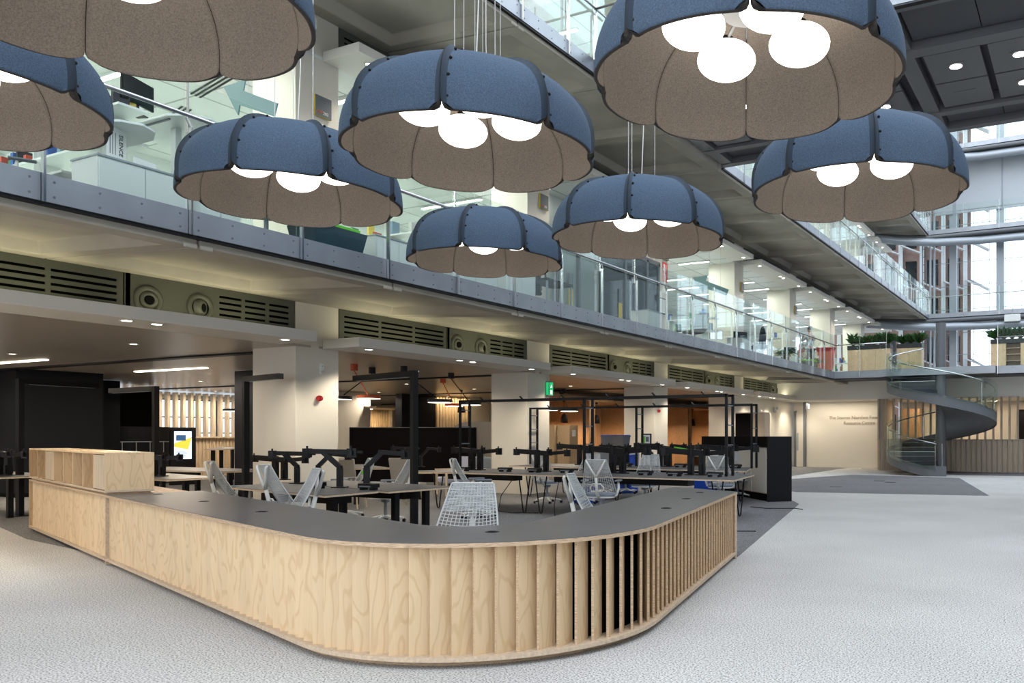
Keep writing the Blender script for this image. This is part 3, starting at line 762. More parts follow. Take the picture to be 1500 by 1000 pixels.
bench('bench_desk', [(-11.75,12.05),(-4.98,11.90),(-5.35,13.72),(-11.75,13.72)], ZD, 'long front bench desk with charcoal top and hairpin legs behind the counter',
      hair=[(-9.25,12.2,0),(-8.92,12.25,0),(-9.1,13.5,0),(-5.35,12.1,1.2),(-5.5,13.4,1.2),(-11.4,12.3,0),(-11.3,13.4,0),(-7.2,13.4,0)],
      trays=[(-11.2,-9.6,12.35,12.6,.58,.70),(-8.7,-6.0,12.35,12.6,.58,.70)])
bench('bench_desk', [(-12.0,15.25),(-6.05,15.08),(-6.6,16.75),(-12.0,16.95)], ZD, 'long rear bench desk with charcoal top beyond the front bench',
      hair=[(-6.45,15.35,1.2),(-6.75,16.5,1.2),(-9.2,15.4,0),(-11.6,15.5,0),(-11.6,16.9,0),(-9.2,16.9,0)], trays=[(-11,-7,15.6,15.9,.58,.70)])
bench('sit_stand_desk', [(-7.92,6.70),(-7.98,7.55),(-10.9,8.3),(-10.3,7.22)], ZD, 'left desk nearest the counter with charcoal top, black column legs and folded monitor arms', legs=[(-8.25,7.1),(-8.6,7.55),(-10.1,7.8)], trays=[(-9.9,-8.5,7.35,7.6,.56,.66)])
bench('sit_stand_desk', [(-7.86,7.60),(-7.80,8.75),(-10.5,9.2),(-10.9,8.36)], ZD-.005, 'second left desk on black column legs, just beyond the nearest one', legs=[(-8.15,8.0),(-8.15,8.55),(-10.3,8.8)], trays=[(-9.9,-8.3,8.3,8.6,.56,.66)])
bench('sit_stand_desk', [(-13.0,8.0),(-13.0,9.0),(-15.4,9.4),(-15.4,8.4)], ZD, 'dark desk left of the white column behind the row of task chairs', legs=[(-13.3,8.5),(-15.1,8.8)])
bench('sit_stand_desk', [(-14.9,10.2),(-14.9,11.4),(-18.4,11.4),(-18.4,10.2)], ZD, 'dark desk behind the pigeonhole box with crossed black legs', legs=[(-15.2,10.6),(-16.2,10.6),(-18.0,11.0)])
bench('sit_stand_desk', [(-16.2,7.0),(-16.2,8.2),(-19.4,8.6),(-19.4,7.4)], ZD, 'desk at the far left edge with white chairs around it', legs=[(-16.5,7.5),(-19.0,8.0)])
bench('high_table', [(-21.0,13.9),(-21.0,14.6),(-24.4,17.6),(-24.9,17.0)], 1.06, 'long high table before the timber slat screen', legs=[(-21.2,14.3),(-22.9,15.7),(-24.4,17.1)])
bench('side_table', [(-13.4,13.2),(-12.6,13.9),(-13.5,14.7),(-14.3,14.0)], .62, 'small pale table before the black felt screen', legs=[(-13.2,13.7),(-13.8,14.2)])
bench('meeting_table', [(-13.5,11.6),(-12.6,12.3),(-14.8,13.6),(-15.7,12.9)], ZD+.04, 'pale edged table near the white column in front of the black felt screen', legs=[(-13.4,12.1),(-14.9,13.1)])

# folding monitor arms
def mon_arm(kind):
    t = thing('monitor_mount', 'x', 'monitor mount')
    def head(m, p, a):
        m.M = Matrix.Translation(p) @ Matrix.Rotation(a, 4, 'Z'); m.box(-.055,.055,-.012,.012,-.055,.055); m.box(-.02,.02,-.05,.0,-.03,.03); m.tube([(0,-.02,0),(0,-.02,.085)], .012, 6); m.M = None
    b = MB(); 
    if kind == 0:      # two upright posts and a straight cross arm
        for s in (-.085,.085): b = MB(); b.box(s-.075,s+.075,-.06,.06,0,.014); b.box(s-.04,s+.04,-.034,.034,.014,.31); b.box(s-.022,s+.022,-.055,.055,.03,.16); b.build('clamp_post', 'bmetal', t)
        a = MB(); a.beam((-.48,.02,.345),(.12,0,.31), .07, .08); a.beam((.05,0,.30),(.48,-.03,.335), .06, .06); a.lathe([(.045,.27),(.045,.37)], (-.08,0,0), 12); a.build('swing_arm', 'bmetal', t)
        for p, an in (((-.50,.02,.33),.2),((.16,-.02,.33),-.3),((.52,-.05,.32),.1)):
            h = MB(); head(h, p, an); h.build('mounting_head', 'bplast', t)
    else:              # raised angled arms
        for s in (-.16,.16): b = MB(); b.box(s-.085,s+.085,-.06,.06,0,.014); b.box(s-.03,s+.03,-.03,.03,.014,.24); b.lathe([(.035,.22),(.035,.27)], (s,0,0), 12); b.build('clamp_post', 'bmetal', t)
        a = MB(); a.beam((-.16,0,.25),(-.36,0,.43), .045, .055); a.beam((.16,0,.25),(.34,.02,.43), .045, .055); a.beam((-.55,.04,.44),(-.05,0,.43), .05, .06); a.beam((.30,.02,.43),(.62,-.04,.41), .05, .05); a.tube([(-.36,0,.42),(.1,.03,.43)], .02, 6)
        a.build('swing_arm', 'bmetal', t)
        for p, an in (((-.57,.05,.42),.4),((-.02,0,.42),.0),((.64,-.05,.40),-.3)):
            h = MB(); head(h, p, an); h.build('mounting_head', 'bplast', t)
    return t
ma = [mon_arm(0), mon_arm(1)]; mu = [False, False]
def arm(k, x, y, deg, label, s=1.0, z=ZD):
    if not mu[k]:
        mu[k] = True; o = ma[k]; o.location = (x,y,z); o.rotation_euler = (0,0,math.radians(deg)); o['label'] = label; o['group'] = 'folded black monitor mounts'; o.scale = (s,)*3
    else: dup(ma[k], (x,y,z), math.radians(deg), label, 'folded black monitor mounts', s)
arm(1,-8.75,7.85,28,'black monitor mount raised in a wide Y at the right of the left desk',1.1)
arm(1,-10.05,8.2,20,'black monitor mount raised in a Y at the middle of the left desk',1.0)
arm(0,-11.35,8.75,10,'folded black monitor mount at the far left end of the left desk',1.0, ZD+.0)
arm(1,-12.6,12.9,15,'black monitor mount on the table in front of the black felt screen',.9, ZD+.04)
arm(0,-11.05,13.0,0,'straight folded black monitor mount at the left end of the front bench',1.19)
arm(0,-9.45,13.0,6,'straight folded black monitor mount, second from the left on the front bench',1.13)
arm(0,-7.75,13.0,-3,'straight folded black monitor mount, third from the left on the front bench',1.30)
arm(0,-6.15,13.0,3,'straight folded black monitor mount at the right end of the front bench',1.24)
arm(0,-10.7,16.4,8,'folded black monitor mount at the left of the rear bench',1.30)
arm(0,-9.7,16.5,-5,'folded black monitor mount near the middle of the rear bench',1.24)
arm(0,-8.5,16.3,4,'folded black monitor mount right of the middle on the rear bench',1.30)
arm(0,-7.0,16.3,5,'folded black monitor mount at the right end of the rear bench',1.30)
arm(1,-9.0,16.95,0,'taller Y shaped black monitor mount by the leaflet screen',1.1)
arm(0,-15.6,8.6,10,'folded black monitor mount behind the right end of the pigeonhole box',1.0,ZD)
arm(0,-16.9,7.6,8,'folded black monitor mount behind the middle of the pigeonhole box',1.15,ZD)
arm(0,-18.2,8.0,10,'folded black monitor mount at the far left edge',1.1,ZD)
arm(0,-14.2,8.6,10,'folded black monitor mount on the desk beside the white column',1.0,ZD)
def power_box():
    t = thing('power_box', 'x', 'power box')
    MB().cbox((0,0,.058),.26,.13,.05).build('housing','bplast',t,bevel=.006)
    MB().box(-.11,-.07,-.05,.05,0,.033).build('foot','bplast',t); MB().box(.07,.11,-.05,.05,0,.033).build('foot','bplast',t)
    MB().box(-.10,.10,-.068,-.065,.04,.055).build('socket_strip','chairg',t)
    return t
pb = power_box(); first = True
for x, y, z, lb in [(-9.1,7.55,ZD,'on the left desk, left of the Y monitor mount'),(-8.22,7.62,ZD,'on the left desk near its right end'),(-10.95,12.5,ZD,'at the left end of the front bench'),(-10.05,12.65,ZD,'second from left on the front bench'),
    (-9.35,12.65,ZD,'third from left on the front bench'),(-8.7,12.75,ZD,'fourth from left on the front bench'),(-6.95,12.6,ZD,'fifth from left on the front bench'),(-6.35,12.55,ZD,'sixth from left on the front bench'),(-5.62,12.6,ZD,'at the right end of the front bench'),
    (-9.25,15.9,ZD,'at the middle of the rear bench'),(-8.0,16.1,ZD,'right of the middle on the rear bench'),(-6.75,16.2,ZD,'at the right end of the rear bench')]:
    lbl = 'low black power box '+lb
    if first: pb.location = (x,y,z); pb['label'] = lbl; pb['group'] = 'black power boxes on the desks'; first = False
    else: dup(pb, (x,y,z), random.uniform(-.1,.1), lbl, 'black power boxes on the desks')

# slim lighting frames standing on the benches
def light_frame(label, y, xs, zt, z0=ZD, dy=.28):
    t = thing('lighting_frame', label, 'light frame', (0,y,z0)); h = zt-z0
    for x in xs:
        for yy in (-dy/2, dy/2): MB().box(x-.022,x+.022,yy-.018,yy+.018,0,h).build('post','bmetal',t)
        r = MB(); 
        for q in (.38,.62,.86): r.box(x-.012,x+.012,-dy/2,dy/2,h*q-.01,h*q+.01)
        r.build('rung','chairg',t)
    for yy in (-dy/2, dy/2): MB().box(min(xs)-.02,max(xs)+.02,yy-.018,yy+.018,h-.04,h).build('top_rail','bmetal',t)
    for k in range(6):
        x = min(xs)+(max(xs)-min(xs))*(k+.5)/6; l = MB(); l.beam((x,-.1,h+.05),(x+.10,-.12,h-.03), .03, .02); l.build('light_fin','bplast',t)
    return t
light_frame('tall slim black lighting frame standing on the front bench', 12.95, (-11.3,-8.35,-5.5), 2.13)
light_frame('tall slim black lighting frame standing on the rear bench', 16.4, (-12.15,-9.2,-6.4), 2.10)
def lamp_post(label, base, end, zt=2.42, r=.045):
    t = thing('lamp_post', label, 'desk lamp post', (base[0],base[1],.004)); d = Vector((end[0]-base[0], end[1]-base[1], 0))
    a = math.atan2(d.y, d.x)
    MB().cbox((0,0,zt/2), .09, .09, zt, a).build('post','bmetal',t)
    m = MB(); m.beam((0,0,zt-.045), d+Vector((0,0,zt-.045)), .09, .09); m.build('light_arm','bmetal',t)
    m = MB(); m.beam(d*.12+Vector((0,0,zt-.093)), d*.95+Vector((0,0,zt-.093)), .04, .006); m.build('lens_strip','greyl',t)
    MB().box(-.12,.12,-.12,.12,0,.012).build('foot_plate','bmetal',t)
lamp_post('tall black inverted-L lamp post standing before the black felt screen', (-9.32,9.53), (-11.05,9.95))
lamp_post('black inverted-L lamp post whose arm reaches in front of the white column', (-12.85,9.25), (-11.65,9.0))
lamp_post('black inverted-L lamp post by the glowing leaflet totem', (-15.6,9.4), (-17.2,9.5), 2.34)
lamp_post('black inverted-L lamp post behind the left end of the pigeonhole box', (-16.9,7.83), (-17.1,9.2), 2.42)
# ------------------------------------------------------------------ things on the columns
t = thing('exit_sign', 'green and white running man exit sign on the third column', 'exit sign', (-12.2,16.98,2.42))
MB().box(0,.10,-.02,.16,0,.36).build('housing','greyp',t)
MB().box(.02,.09,-.030,-.021,.02,.34).build('lit_face','exitg',t)
m = MB(); m.box(.101,.104,-.01,.15,.02,.34); m.build('lit_face','exitg',t)
MB().box(.105,.107,.03,.11,.04,.14).build('door_symbol','exitw',t); m = MB(); m.tube([(.106,.04,.20),(.106,.07,.25),(.106,.10,.21)], .010, 5); m.ell((.106,.07,.262), .004,.016,.016,8,5); m.build('running_figure','exitw',t)
MB().tube([(.05,.05,.36),(.05,.05,.5),(.0,.05,.55)],.012,6).build('bracket','white',t)
def alarm(x, y, z, lb):
    t = thing('fire_sounder', lb, 'alarm', (x,y,z)); m = MB(); m.M = Matrix.Rotation(PI/2, 4, 'Y'); m.lathe([(.05,0),(.05,.03),(.042,.07),(.02,.085),(0,.085)], n=20, cap=False); m.build('red_dome','redp',t,smooth=True)
alarm(-12.2,10.18,2.08,'red fire sounder on the front of the nearest white column'); alarm(-12.2,22.95,2.2,'red fire sounder on the far white column behind the lighting frames')
t = thing('sensor_box', 'small white sensor box with green light on the nearest white column', 'sensor', (-12.2,10.22,2.56)); MB().box(0,.05,-.045,.045,0,.14).build('housing','whitec',t,bevel=.01); MB().ell((.05,0,.09),.008,.012,.008,8,5).build('indicator','lime',t); MB().box(0,.03,-.02,.02,-.06,0).build('bracket','whitec',t)
for i, (y, tx) in enumerate(((10.24,'202'),(16.83,'203'),(23.42,'204'),(29.9,'205'),(36.45,'206'))):
    t = thing('room_sign', '%s grey and yellow projecting room sign from the left on the first floor columns' % ORD[i], 'sign', (-12.2, y, 7.05))
    MB().box(.02,.05,-.17,.17,0,.36).build('yellow_board','yellow',t); MB().box(.05,.056,-.17,.17,0,.36).build('grey_face','greyp',t); MB().box(0,.02,-.05,.05,.1,.26).build('bracket','greyp',t)
    text_mesh('sign_letters', 'SW', .075, 'orange', t, (.058,-.02,.07), (PI/2,0,PI/2), 'RIGHT'); text_mesh('sign_digits', tx, .075, 'paper', t, (.058,-.01,.07), (PI/2,0,PI/2), 'LEFT')
t = thing('fire_sign', 'red square fire point sign with white pictograms on a first floor column', 'sign', (-12.2,23.42,6.35)); MB().box(0,.01,-.17,.17,0,.62).build('red_board','redp',t); m = MB(); m.box(.011,.014,-.12,-.02,.36,.56); m.box(.011,.014,.04,.08,.36,.56); m.box(.011,.014,-.08,.04,.06,.26); m.build('pictogram','paper',t)

# ------------------------------------------------------------------ ground floor interior
def slab_thing(name, label, cat, boxes, group=None):
    t = thing(name, label, cat, (0,0,0), 0, group)
    for nm, mt_, b in boxes: MB().box(*b).build(nm, mt_, t)
    return t
slab_thing('clad_pillar', 'wide charcoal clad pillar behind the left end of the counter', 'pillar', [('cladding','navy',(-22.95,-21.95,10.1,11.95,0,2.96)),('skirting','black',(-22.96,-21.94,10.09,11.96,0,.1))])
slab_thing('clad_pillar', 'narrow slate blue pillar beside the bright strip of window', 'pillar', [('cladding','navy',(-24.6,-24.0,12.95,13.5,0,2.93)),('skirting','black',(-24.61,-23.99,12.94,13.51,0,.1))])
slab_thing('clad_pillar', 'slate pillar seen just left of the nearest white column', 'pillar', [('cladding','navy',(-17.9,-17.2,12.6,13.3,0,2.93)),('skirting','black',(-17.91,-17.19,12.59,13.31,0,.1))])
slab_thing('display_wall', 'big black felt partition between pillar and window strip', 'partition', [('felt_face','bfelt',(-24.3,-24.2,11.2,12.85,0,2.42)),('frame','black',(-24.32,-24.18,11.15,11.2,0,2.44))])
slab_thing('media_wall', 'high black wall block above the glossy curved screen wall', 'partition', [('face','bfelt',(-26.2,-26.0,14.4,15.62,1.5,2.75)),('frame','black',(-26.22,-25.98,14.38,15.64,2.75,2.8))])
# curved glossy black wall
m = MB(); a_ = []; b_ = []
for k in range(25):
    q = k/24; x, y = -24.9+.55*math.sin(q*PI), 13.5+2.0*q; a_.append((x,y)); b_.append((x-.06,y))
m.band(a_, b_, 0, 1.68); tag(m.build('curved_screen_wall','bplast'), 'glossy black curved low wall behind the leaflet totem', 'partition')
m = MB()
for q in range(5): m.tube([(-24.0,13.55+.38*q,.3),(-24.0,13.55+.38*q,1.25)],.012,6)
m.tube([(-24.0,13.5,1.25),(-24.0,15.1,1.25)],.012,6); tag(m.build('guard_rail','greyl'), 'thin grey rail with square bays before the curved black wall', 'rail')
t = thing('leaflet_totem', 'upright black totem with glowing blue and yellow screen', 'display', (-23.5,14.93,0), -.15)
MB().box(-.05,.05,-.34,.34,0,1.66).build('body','bplast',t); MB().box(.051,.056,-.25,.22,.75,1.55).build('screen','disp',t)
m = MB(); m.mt(0)._a([(.058,-.25,1.20),(.058,.22,1.38),(.058,.12,1.02),(.058,-.25,1.10)], [(0,1,2,3)]); m.mt(1).box(.057,.0585,-.20,.06,1.28,1.44)
for k in range(7): m.mt(1).box(.057,.0585,-.19,.02+.04*(k % 3),.97-.03*k,.98-.03*k)
m.build('screen_graphics',['dispy','dispb'],t)
# slat screen with windows behind
sw = thing('slat_screen', 'tall screen of pale timber slats in front of the rear windows', 'screen', (-28.0,0,0))
m = MB(); y = 15.9
while y < 20.4: m.box(-.09,.09,y-.035,y+.055,1.38,2.9); y += .27
m.build('slats','slat',sw); m = MB(); y = 15.9
while y < 20.4: m.box(.02,.06,y-.03,y+.03,0,1.36); y += .13
m.build('lower_slats','slat',sw); MB().box(-.02,.02,15.9,20.4,0,1.36).build('backing_board','ply',sw); MB().box(-.12,.12,15.9,20.4,1.34,1.39).build('sill','plyl',sw)
struct('window_1', MB().box(-30.98,-30.93,11.0,23.0,.6,2.8), mat_emit('overcast_daylight', (.80,.9,1.0), 1.6))
m = MB(); y = 11.0
while y < 23.1: m.box(-30.92,-30.86,y-.05,y+.05,.6,2.8); y += 1.0
for z in (.6,1.5,2.1,2.76): m.box(-30.92,-30.86,11,23,z,z+.05)
struct('window_frame', m, 'greyp')
# second bay
t = thing('acoustic_screen', 'wide black felt freestanding screen seen behind the tall lamp post', 'screen', (-18.27,18.64,0), math.atan2(1.64,3.32))
MB().box(-1.85,1.85,-.04,.04,.02,1.66).build('felt_panel','bfelt',t); MB().box(-1.9,-1.85,-.05,.05,0,1.68).build('frame','black',t); MB().box(1.85,1.9,-.05,.05,0,1.68).build('frame','black',t); MB().box(-1.9,1.9,-.05,.05,1.66,1.68).build('frame','greyp',t)
slab_thing('timber_wall', 'plain beige panelled wall at the back of the second bay', 'wall panel', [('panel','cream',(-23.1,-23.0,17.2,21.4,0,2.93)),('joint_strip','greyl',(-22.99,-22.985,19.5,19.52,0,2.93))])
slab_thing('timber_wall', 'beige wall panel right of the golden batten wall', 'wall panel', [('panel','cream',(-22.3,-22.2,25.85,31,0,2.93)),('joint_strip','greyl',(-22.19,-22.185,26.9,26.92,0,2.93))])
t = thing('timber_alcove', 'warm lit alcove lined with pale vertical battens', 'alcove', (-24.0,22.0,0)); MB().box(-.1,0,-.9,1.4,0,2.4).build('lining','slat',t); m = MB()
for k in range(18): m.box(0,.05,-.85+.12*k,-.81+.12*k,0,2.4)
m.build('battens','ply',t); MB().box(0,1.6,-.9,1.4,2.4,2.46).build('soffit','slat',t); o = MB().lathe([(.05,2.38),(.04,2.40)],(.5,-.1,0),12).build('spot_lamp','ledw',t)
slab_thing('dark_wall_block', 'charcoal wall block between the lit alcove and the batten wall', 'partition', [('face','navy',(-22.3,-22.0,21.9,23.6,0,2.93)),('skirting','black',(-22.31,-21.99,21.89,23.61,0,.08))])
t = thing('batten_wall', 'golden lit batten wall behind the hooded booth', 'wall panel', (-22.2,23.6,0)); MB().box(-.1,0,0,2.2,0,2.93).build('backing_board','ply',t); m = MB()
for k in range(13): m.box(0,.07,.06+.165*k,.12+.165*k,0,2.93)
m.build('battens','slat',t)
t = thing('hooded_booth', 'grey upholstered high-backed booth with rounded hood behind the black screen', 'booth', (-17.0,20.3,0), .42)
m = MB(); m.M = Matrix.Rotation(PI/2, 4, 'X'); pr = []
for k in range(13): a = PI*k/12; pr.append((1.0*math.copysign(abs(math.cos(a))**.5, math.cos(a)), 1.15+.72*abs(math.sin(a))**.6))
m.prism([(-1.0,0)]+pr[::-1]+[(1.0,0)], -.06, .06); m.build('side_wing','fabricg',t); MB().box(-.95,.95,.06,.9,.3,.46).build('seat','fabricg',t); MB().box(-.95,.95,.85,.95,0,1.8).build('backrest','fabricg',t)
t = thing('armchair', 'low armchair with lilac cushions and oak frame before the black screen', 'armchair', (-13.6,15.2,0), math.radians(-30))
MB().box(-.32,.32,-.30,.30,.30,.44).build('seat_cushion','lilac',t,bevel=.03); MB().box(-.32,.32,.24,.38,.42,.92).build('back_cushion','lilac',t,bevel=.03)
for x in (-.36,.36):
    MB().box(x-.025,x+.025,-.32,-.28,0,.62).build('leg','slat',t); MB().box(x-.025,x+.025,.30,.34,0,.62).build('leg','slat',t); MB().box(x-.03,x+.03,-.34,.38,.60,.63).build('arm_rail','slat',t)
t = thing('sofa', 'slate blue low sofa right of the lilac armchair', 'sofa', (-14.5,16.9,0), math.radians(-25))
MB().box(-.9,.9,-.35,.35,.16,.42).build('seat_cushion','slate',t,bevel=.04); MB().box(-.9,.9,.30,.46,.16,.86).build('backrest','slate',t,bevel=.05)
for x in (-.8,.8): MB().box(x-.03,x+.03,-.3,-.24,0,.16).build('leg','bmetal',t); MB().box(x-.03,x+.03,.3,.36,0,.16).build('leg','bmetal',t)
def tub_chair(x, y, deg, lb):
    t = thing('fabric_chair', lb, 'chair', (x,y,0), math.radians(deg), 'pale fabric chairs'); MB().box(-.25,.25,-.23,.24,.38,.47).build('seat','fabricg',t,bevel=.03)
    m = MB(); m.beam((0,-.24,.42),(0,-.36,.98), .46, .05, up=(0,1,.2)); m.build('backrest','fabricg',t,bevel=.02)
    for sx in (-.2,.2):
        for sy in (-.18,.18): MB().tube([(sx*.8,sy*.8,.38),(sx,sy,0)],.016,8).build('leg','slat',t)
tub_chair(-12.9,11.55,20,'pale fabric chair with wooden legs left of the other at the white column'); tub_chair(-12.35,12.5,10,'pale fabric chair with wooden legs, the right one at the pale edged table')
tub_chair(-13.3,21.0,190,'grey fabric chair deep behind the rear bench')
# ring pendants
def ring_pendant(colr, can, disc, dz, rad, lb):
    t = thing('disc_pendant', lb, 'pendant lamp', (can[0],can[1],2.96), 0, 'disc pendants of the office')
    MB().lathe([(.075,-.14),(.075,0)], n=20).build('ceiling_cup', colr, t)
    dx, dy = disc[0]-can[0], disc[1]-can[1]; z = dz-2.96
    MB().tube([(0,0,-.14),(dx*.9,dy*.9,z+.08)],.012,6).build('rod', colr, t)
    m = MB(); m.mt(0).lathe([(0,z+.05),(rad,z+.05),(rad,z-.02)], (dx,dy,0), 28, cap=False); m.mt(1).lathe([(rad-.01,z-.022),(0,z-.022)], (dx,dy,0), 28, cap=False); m.build('disc_shade', [colr,'ledw'], t)
ring_pendant('orange',(-14.15,12.72),(-13.75,12.75),2.23,.24,'orange disc pendant on a slanted orange rod, nearest')
ring_pendant('bplast',(-14.5,13.54),(-14.6,12.75),2.23,.24,'black disc pendant just left of the nearest orange one')
ring_pendant('bplast',(-14.9,12.3),(-15.0,12.4),2.23,.24,'second black disc pendant beside the nearest white column')
ring_pendant('bplast',(-13.6,13.6),(-13.3,14.4),2.20,.27,'black disc pendant just right of the tall lamp post')
ring_pendant('orange',(-15.37,16.76),(-15.2,17.0),2.23,.24,'orange disc pendant deeper in, between two black ones')
ring_pendant('bplast',(-14.02,15.57),(-14.3,16.6),2.23,.27,'black disc pendant right of the deeper orange one')
ring_pendant('bplast',(-15.4,22.4),(-14.6,20.4),2.20,.30,'white lit disc pendant beyond the exit sign')
ring_pendant('bplast',(-15.9,23.0),(-14.5,21.4),2.20,.28,'dark disc pendant overlapping the lit one beyond the exit sign')
ring_pendant('orange',(-27.4,14.9),(-27.4,14.9),2.32,.35,'orange disc pendant far left above the guard rail')
ring_pendant('bplast',(-21.4,16.1),(-22.6,15.9),2.16,.30,'pale disc pendant before the timber slat screen')
# timber booths of the third and fourth bays
def booth(y0, y1, lb):
    t = thing('timber_booth', lb, 'booth', (-17.4,y0,0)); L = y1-y0
    MB().box(-.1,0,0,L,0,2.62).build('rear_lining','boothw',t)
    for yy in (0, L-.1): MB().box(0,1.9,yy,yy+.1,0,2.62).build('side_lining','boothw',t)
    MB().box(-.1,1.9,0,L,2.62,2.70).build('soffit','boothw',t); MB().box(0,.7,.12,L-.12,.42,.50).build('bench_seat','slate',t); m = MB(); yy = .2
    while yy < L-.15: m.box(0,.004,yy-.006,yy+.006,0,2.62); yy += .2
    m.build('board_joints','plye',t)
    area('booth_glow', (-16.3,(y0+y1)/2+.1,1.93), .2, .2, 48, (1,.66,.38))
booth(21.5,24.2,'warm timber lined booth behind the cardboard boxes'); booth(24.35,28.0,'warm timber lined booth with a black bell pendant behind the grey crates'); booth(28.2,32.0,'warm timber booth in the fourth bay seen under the far ledge'); booth(32.2,35.9,'warm timber booth farthest right with a black bell pendant')
def bell(x, y, lb, z=2.62):
    t = thing('bell_pendant', lb, 'pendant lamp', (x,y,z), 0, 'black bell pendants'); MB().lathe([(.045,-.05),(.045,0)],n=14).build('ceiling_cup','bplast',t); MB().tube([(0,0,-.05),(0,0,-.40)],.006,5).build('cord','bplast',t)
    m = MB(); m.lathe([(.02,-.44),(.06,-.47),(.11,-.57),(.13,-.76),(.125,-.76),(.10,-.57),(.02,-.46)],n=24,cap=False); m.build('bell_shade','bplast',t,smooth=True); MB().ell((0,0,-.69),.035,.035,.04,12,8).build('bulb','ledw',t)
bell(-16.0,23.3,'black bell pendant over the cardboard boxes'); bell(-16.0,25.35,'black bell pendant in the timber booth left of the far column'); bell(-16.0,33.4,'black bell pendant in the farthest timber booth'); bell(-19.0,21.6,'black bell pendant over the hooded booth',2.96)
# crates, boxes, bins
def crate(x, y, z, rz, lb):
    t = thing('storage_crate', lb, 'crate', (x,y,z), rz, 'grey crates with blue lids'); t.scale = (.62,.8,.85)
    m = MB(); m._a([(-.26,-.17,0),(.26,-.17,0),(.26,.17,0),(-.26,.17,0),(-.30,-.20,.36),(.30,-.20,.36),(.30,.20,.36),(-.30,.20,.36)], [(0,3,2,1),(4,5,6,7),(0,1,5,4),(1,2,6,5),(2,3,7,6),(3,0,4,7)]); m.build('tub','crate',t)
    MB().box(-.32,.32,-.22,.22,.34,.37).build('rim','crate',t); MB().box(-.30,.30,-.20,.20,.37,.40).build('lid','blueb',t)
t = thing('cardboard_box', 'flat cardboard box under the grey crates', 'box', (-11.6,19.3,0)); MB().box(-.42,.42,-.2,.2,.97,1.10).build('carton','card',t); MB().box(-.40,.40,-.2,.2,0,.97).build('stand','slate',t)
crate(-11.80,19.28,1.102,.5,'left grey crate with blue lid above the rear bench'); crate(-11.40,19.32,1.102,-.1,'right grey crate with white lettering above the rear bench')
def bin_(x, y, h, lb): 
    t = thing('recycling_bin', lb, 'bin', (x,y,0), 0, 'blue plastic tubs'); MB().box(-.2,.2,-.2,.2,0,h).build('tub','blueb',t,bevel=.02); MB().box(-.22,.22,-.22,.22,h,h+.03).build('rim','blueb',t)
bin_(-10.3,17.75,.92,'tall blue bin behind the rear bench'); bin_(-9.55,14.7,.32,'low blue tub under the front bench near the wheeled chair'); bin_(-7.0,14.2,.3,'low blue tub under the right half of the front bench'); bin_(-8.2,17.8,.6,'blue tub behind the rear bench under the leaflet screen')
for i, (x, y) in enumerate(((-15.2,21.5),(-14.7,21.6))):
    t = thing('cardboard_box', ['tall brown carton, left of a pair under the black bell pendant','tall brown carton with paper label, right of a pair'][i], 'box', (x,y,0)); MB().box(-.23,.23,-.23,.23,0,1.75).build('carton','card',t); MB().box(.231,.234,-.1,.1,1.4,1.6).build('paper_label','paper',t)
t = thing('cash_register_screen', 'small upright leaflet screen in black frame above the rear bench', 'display', (-9.35,17.0,.73)); MB().box(-.13,.13,-.02,.02,.30,.74).build('frame','bplast',t); MB().box(-.11,.11,-.023,-.02,.33,.71).build('leaflets','paper',t); MB().box(-.02,.02,-.015,.015,0,.3).build('stand','bplast',t)
m = MB(); m.mt(0).box(-.09,-.02,-.026,-.024,.52,.68); m.mt(1).box(0,.08,-.026,-.024,.55,.66); m.mt(2).box(-.09,.06,-.026,-.024,.36,.46); m.build('leaflet_print',['lime','slate','yellow'],t)
m = MB(); m.beam((-7.9,15.6,ZD+.45),(-7.55,15.55,ZD+.40),.03,.02); tag(m.build('cable_tie','lime'),'bright green strap lying over a monitor mount on the rear bench','strap')
m = MB(); m.cbox((-8.72,8.02,ZD+.20),.10,.03,.04); m.box(-8.73,-8.71,8.01,8.03,ZD-.005,ZD+.2); tag(m.build('green_tag','lime'),'bright green tag beside the raised Y monitor mount','tag')
# black sideboard
t = thing('sideboard', 'tall black topped sideboard with pale doors at the right end of the benches', 'sideboard', (-6.18,16.62,.004), math.atan2(.71,-.70))
LB = 4.2   # local x runs away from the corner, local -y faces right
MB().box(0,LB,-.56,0,1.17,1.40).build('black_top_band','bfelt',t); MB().box(.03,LB,-.53,-.03,.16,1.17).build('carcass','plyl',t)
MB().box(.05,LB,-.50,-.06,0,.16).build('plinth','black',t); MB().box(-.03,.03,-.56,0,.0,1.40).build('end_panel','bmetal',t); MB().box(.02,LB,-.57,-.56,.05,1.17).build('rear_board','ply',t)
for k in range(5): MB().box(.10+.82*k,.88+.82*k,-.029,-.02+.006,.18,1.15).build('door','cream',t)
t = thing('tall_cabinet', 'tall black fronted pale cabinet against the far white wall', 'cabinet', (-10.95,27.6,0)); MB().box(-.55,.55,0,.6,0,2.26).build('carcass','plyl',t); MB().box(-.53,.10,-.02,0,.1,2.22).build('door','bfelt',t); MB().box(.551,.57,.02,.58,.1,2.2).build('side_panel','plyl',t)
# cables on the floor
def cable_run(pts, lb, r=.008): tag(MB().tube(pts, r, 5).build('floor_cable','bplast',None), lb, 'cable')
cable_run([(-9.75,12.5,.6),(-9.9,12.35,.3),(-9.85,12.2,.02),(-9.4,12.1,.015),(-9.0,12.3,.015)],'black cable looping down under the left of the front bench')
cable_run([(-8.7,12.5,.6),(-8.45,12.0,.2),(-8.3,11.8,.015),(-8.2,11.75,.015)],'black cable running down to a floor socket beside the hairpin legs')
cable_run([(-5.2,11.4,.015),(-4.7,11.2,.015),(-4.4,11.35,.015)],'black cable on the carpet beyond the right end of the counter')
cable_run([(-6.0,15.2,.015),(-5.6,15.0,.015),(-5.1,15.25,.015),(-4.9,15.1,.015)],'black cable curling on the floor by the sideboard')
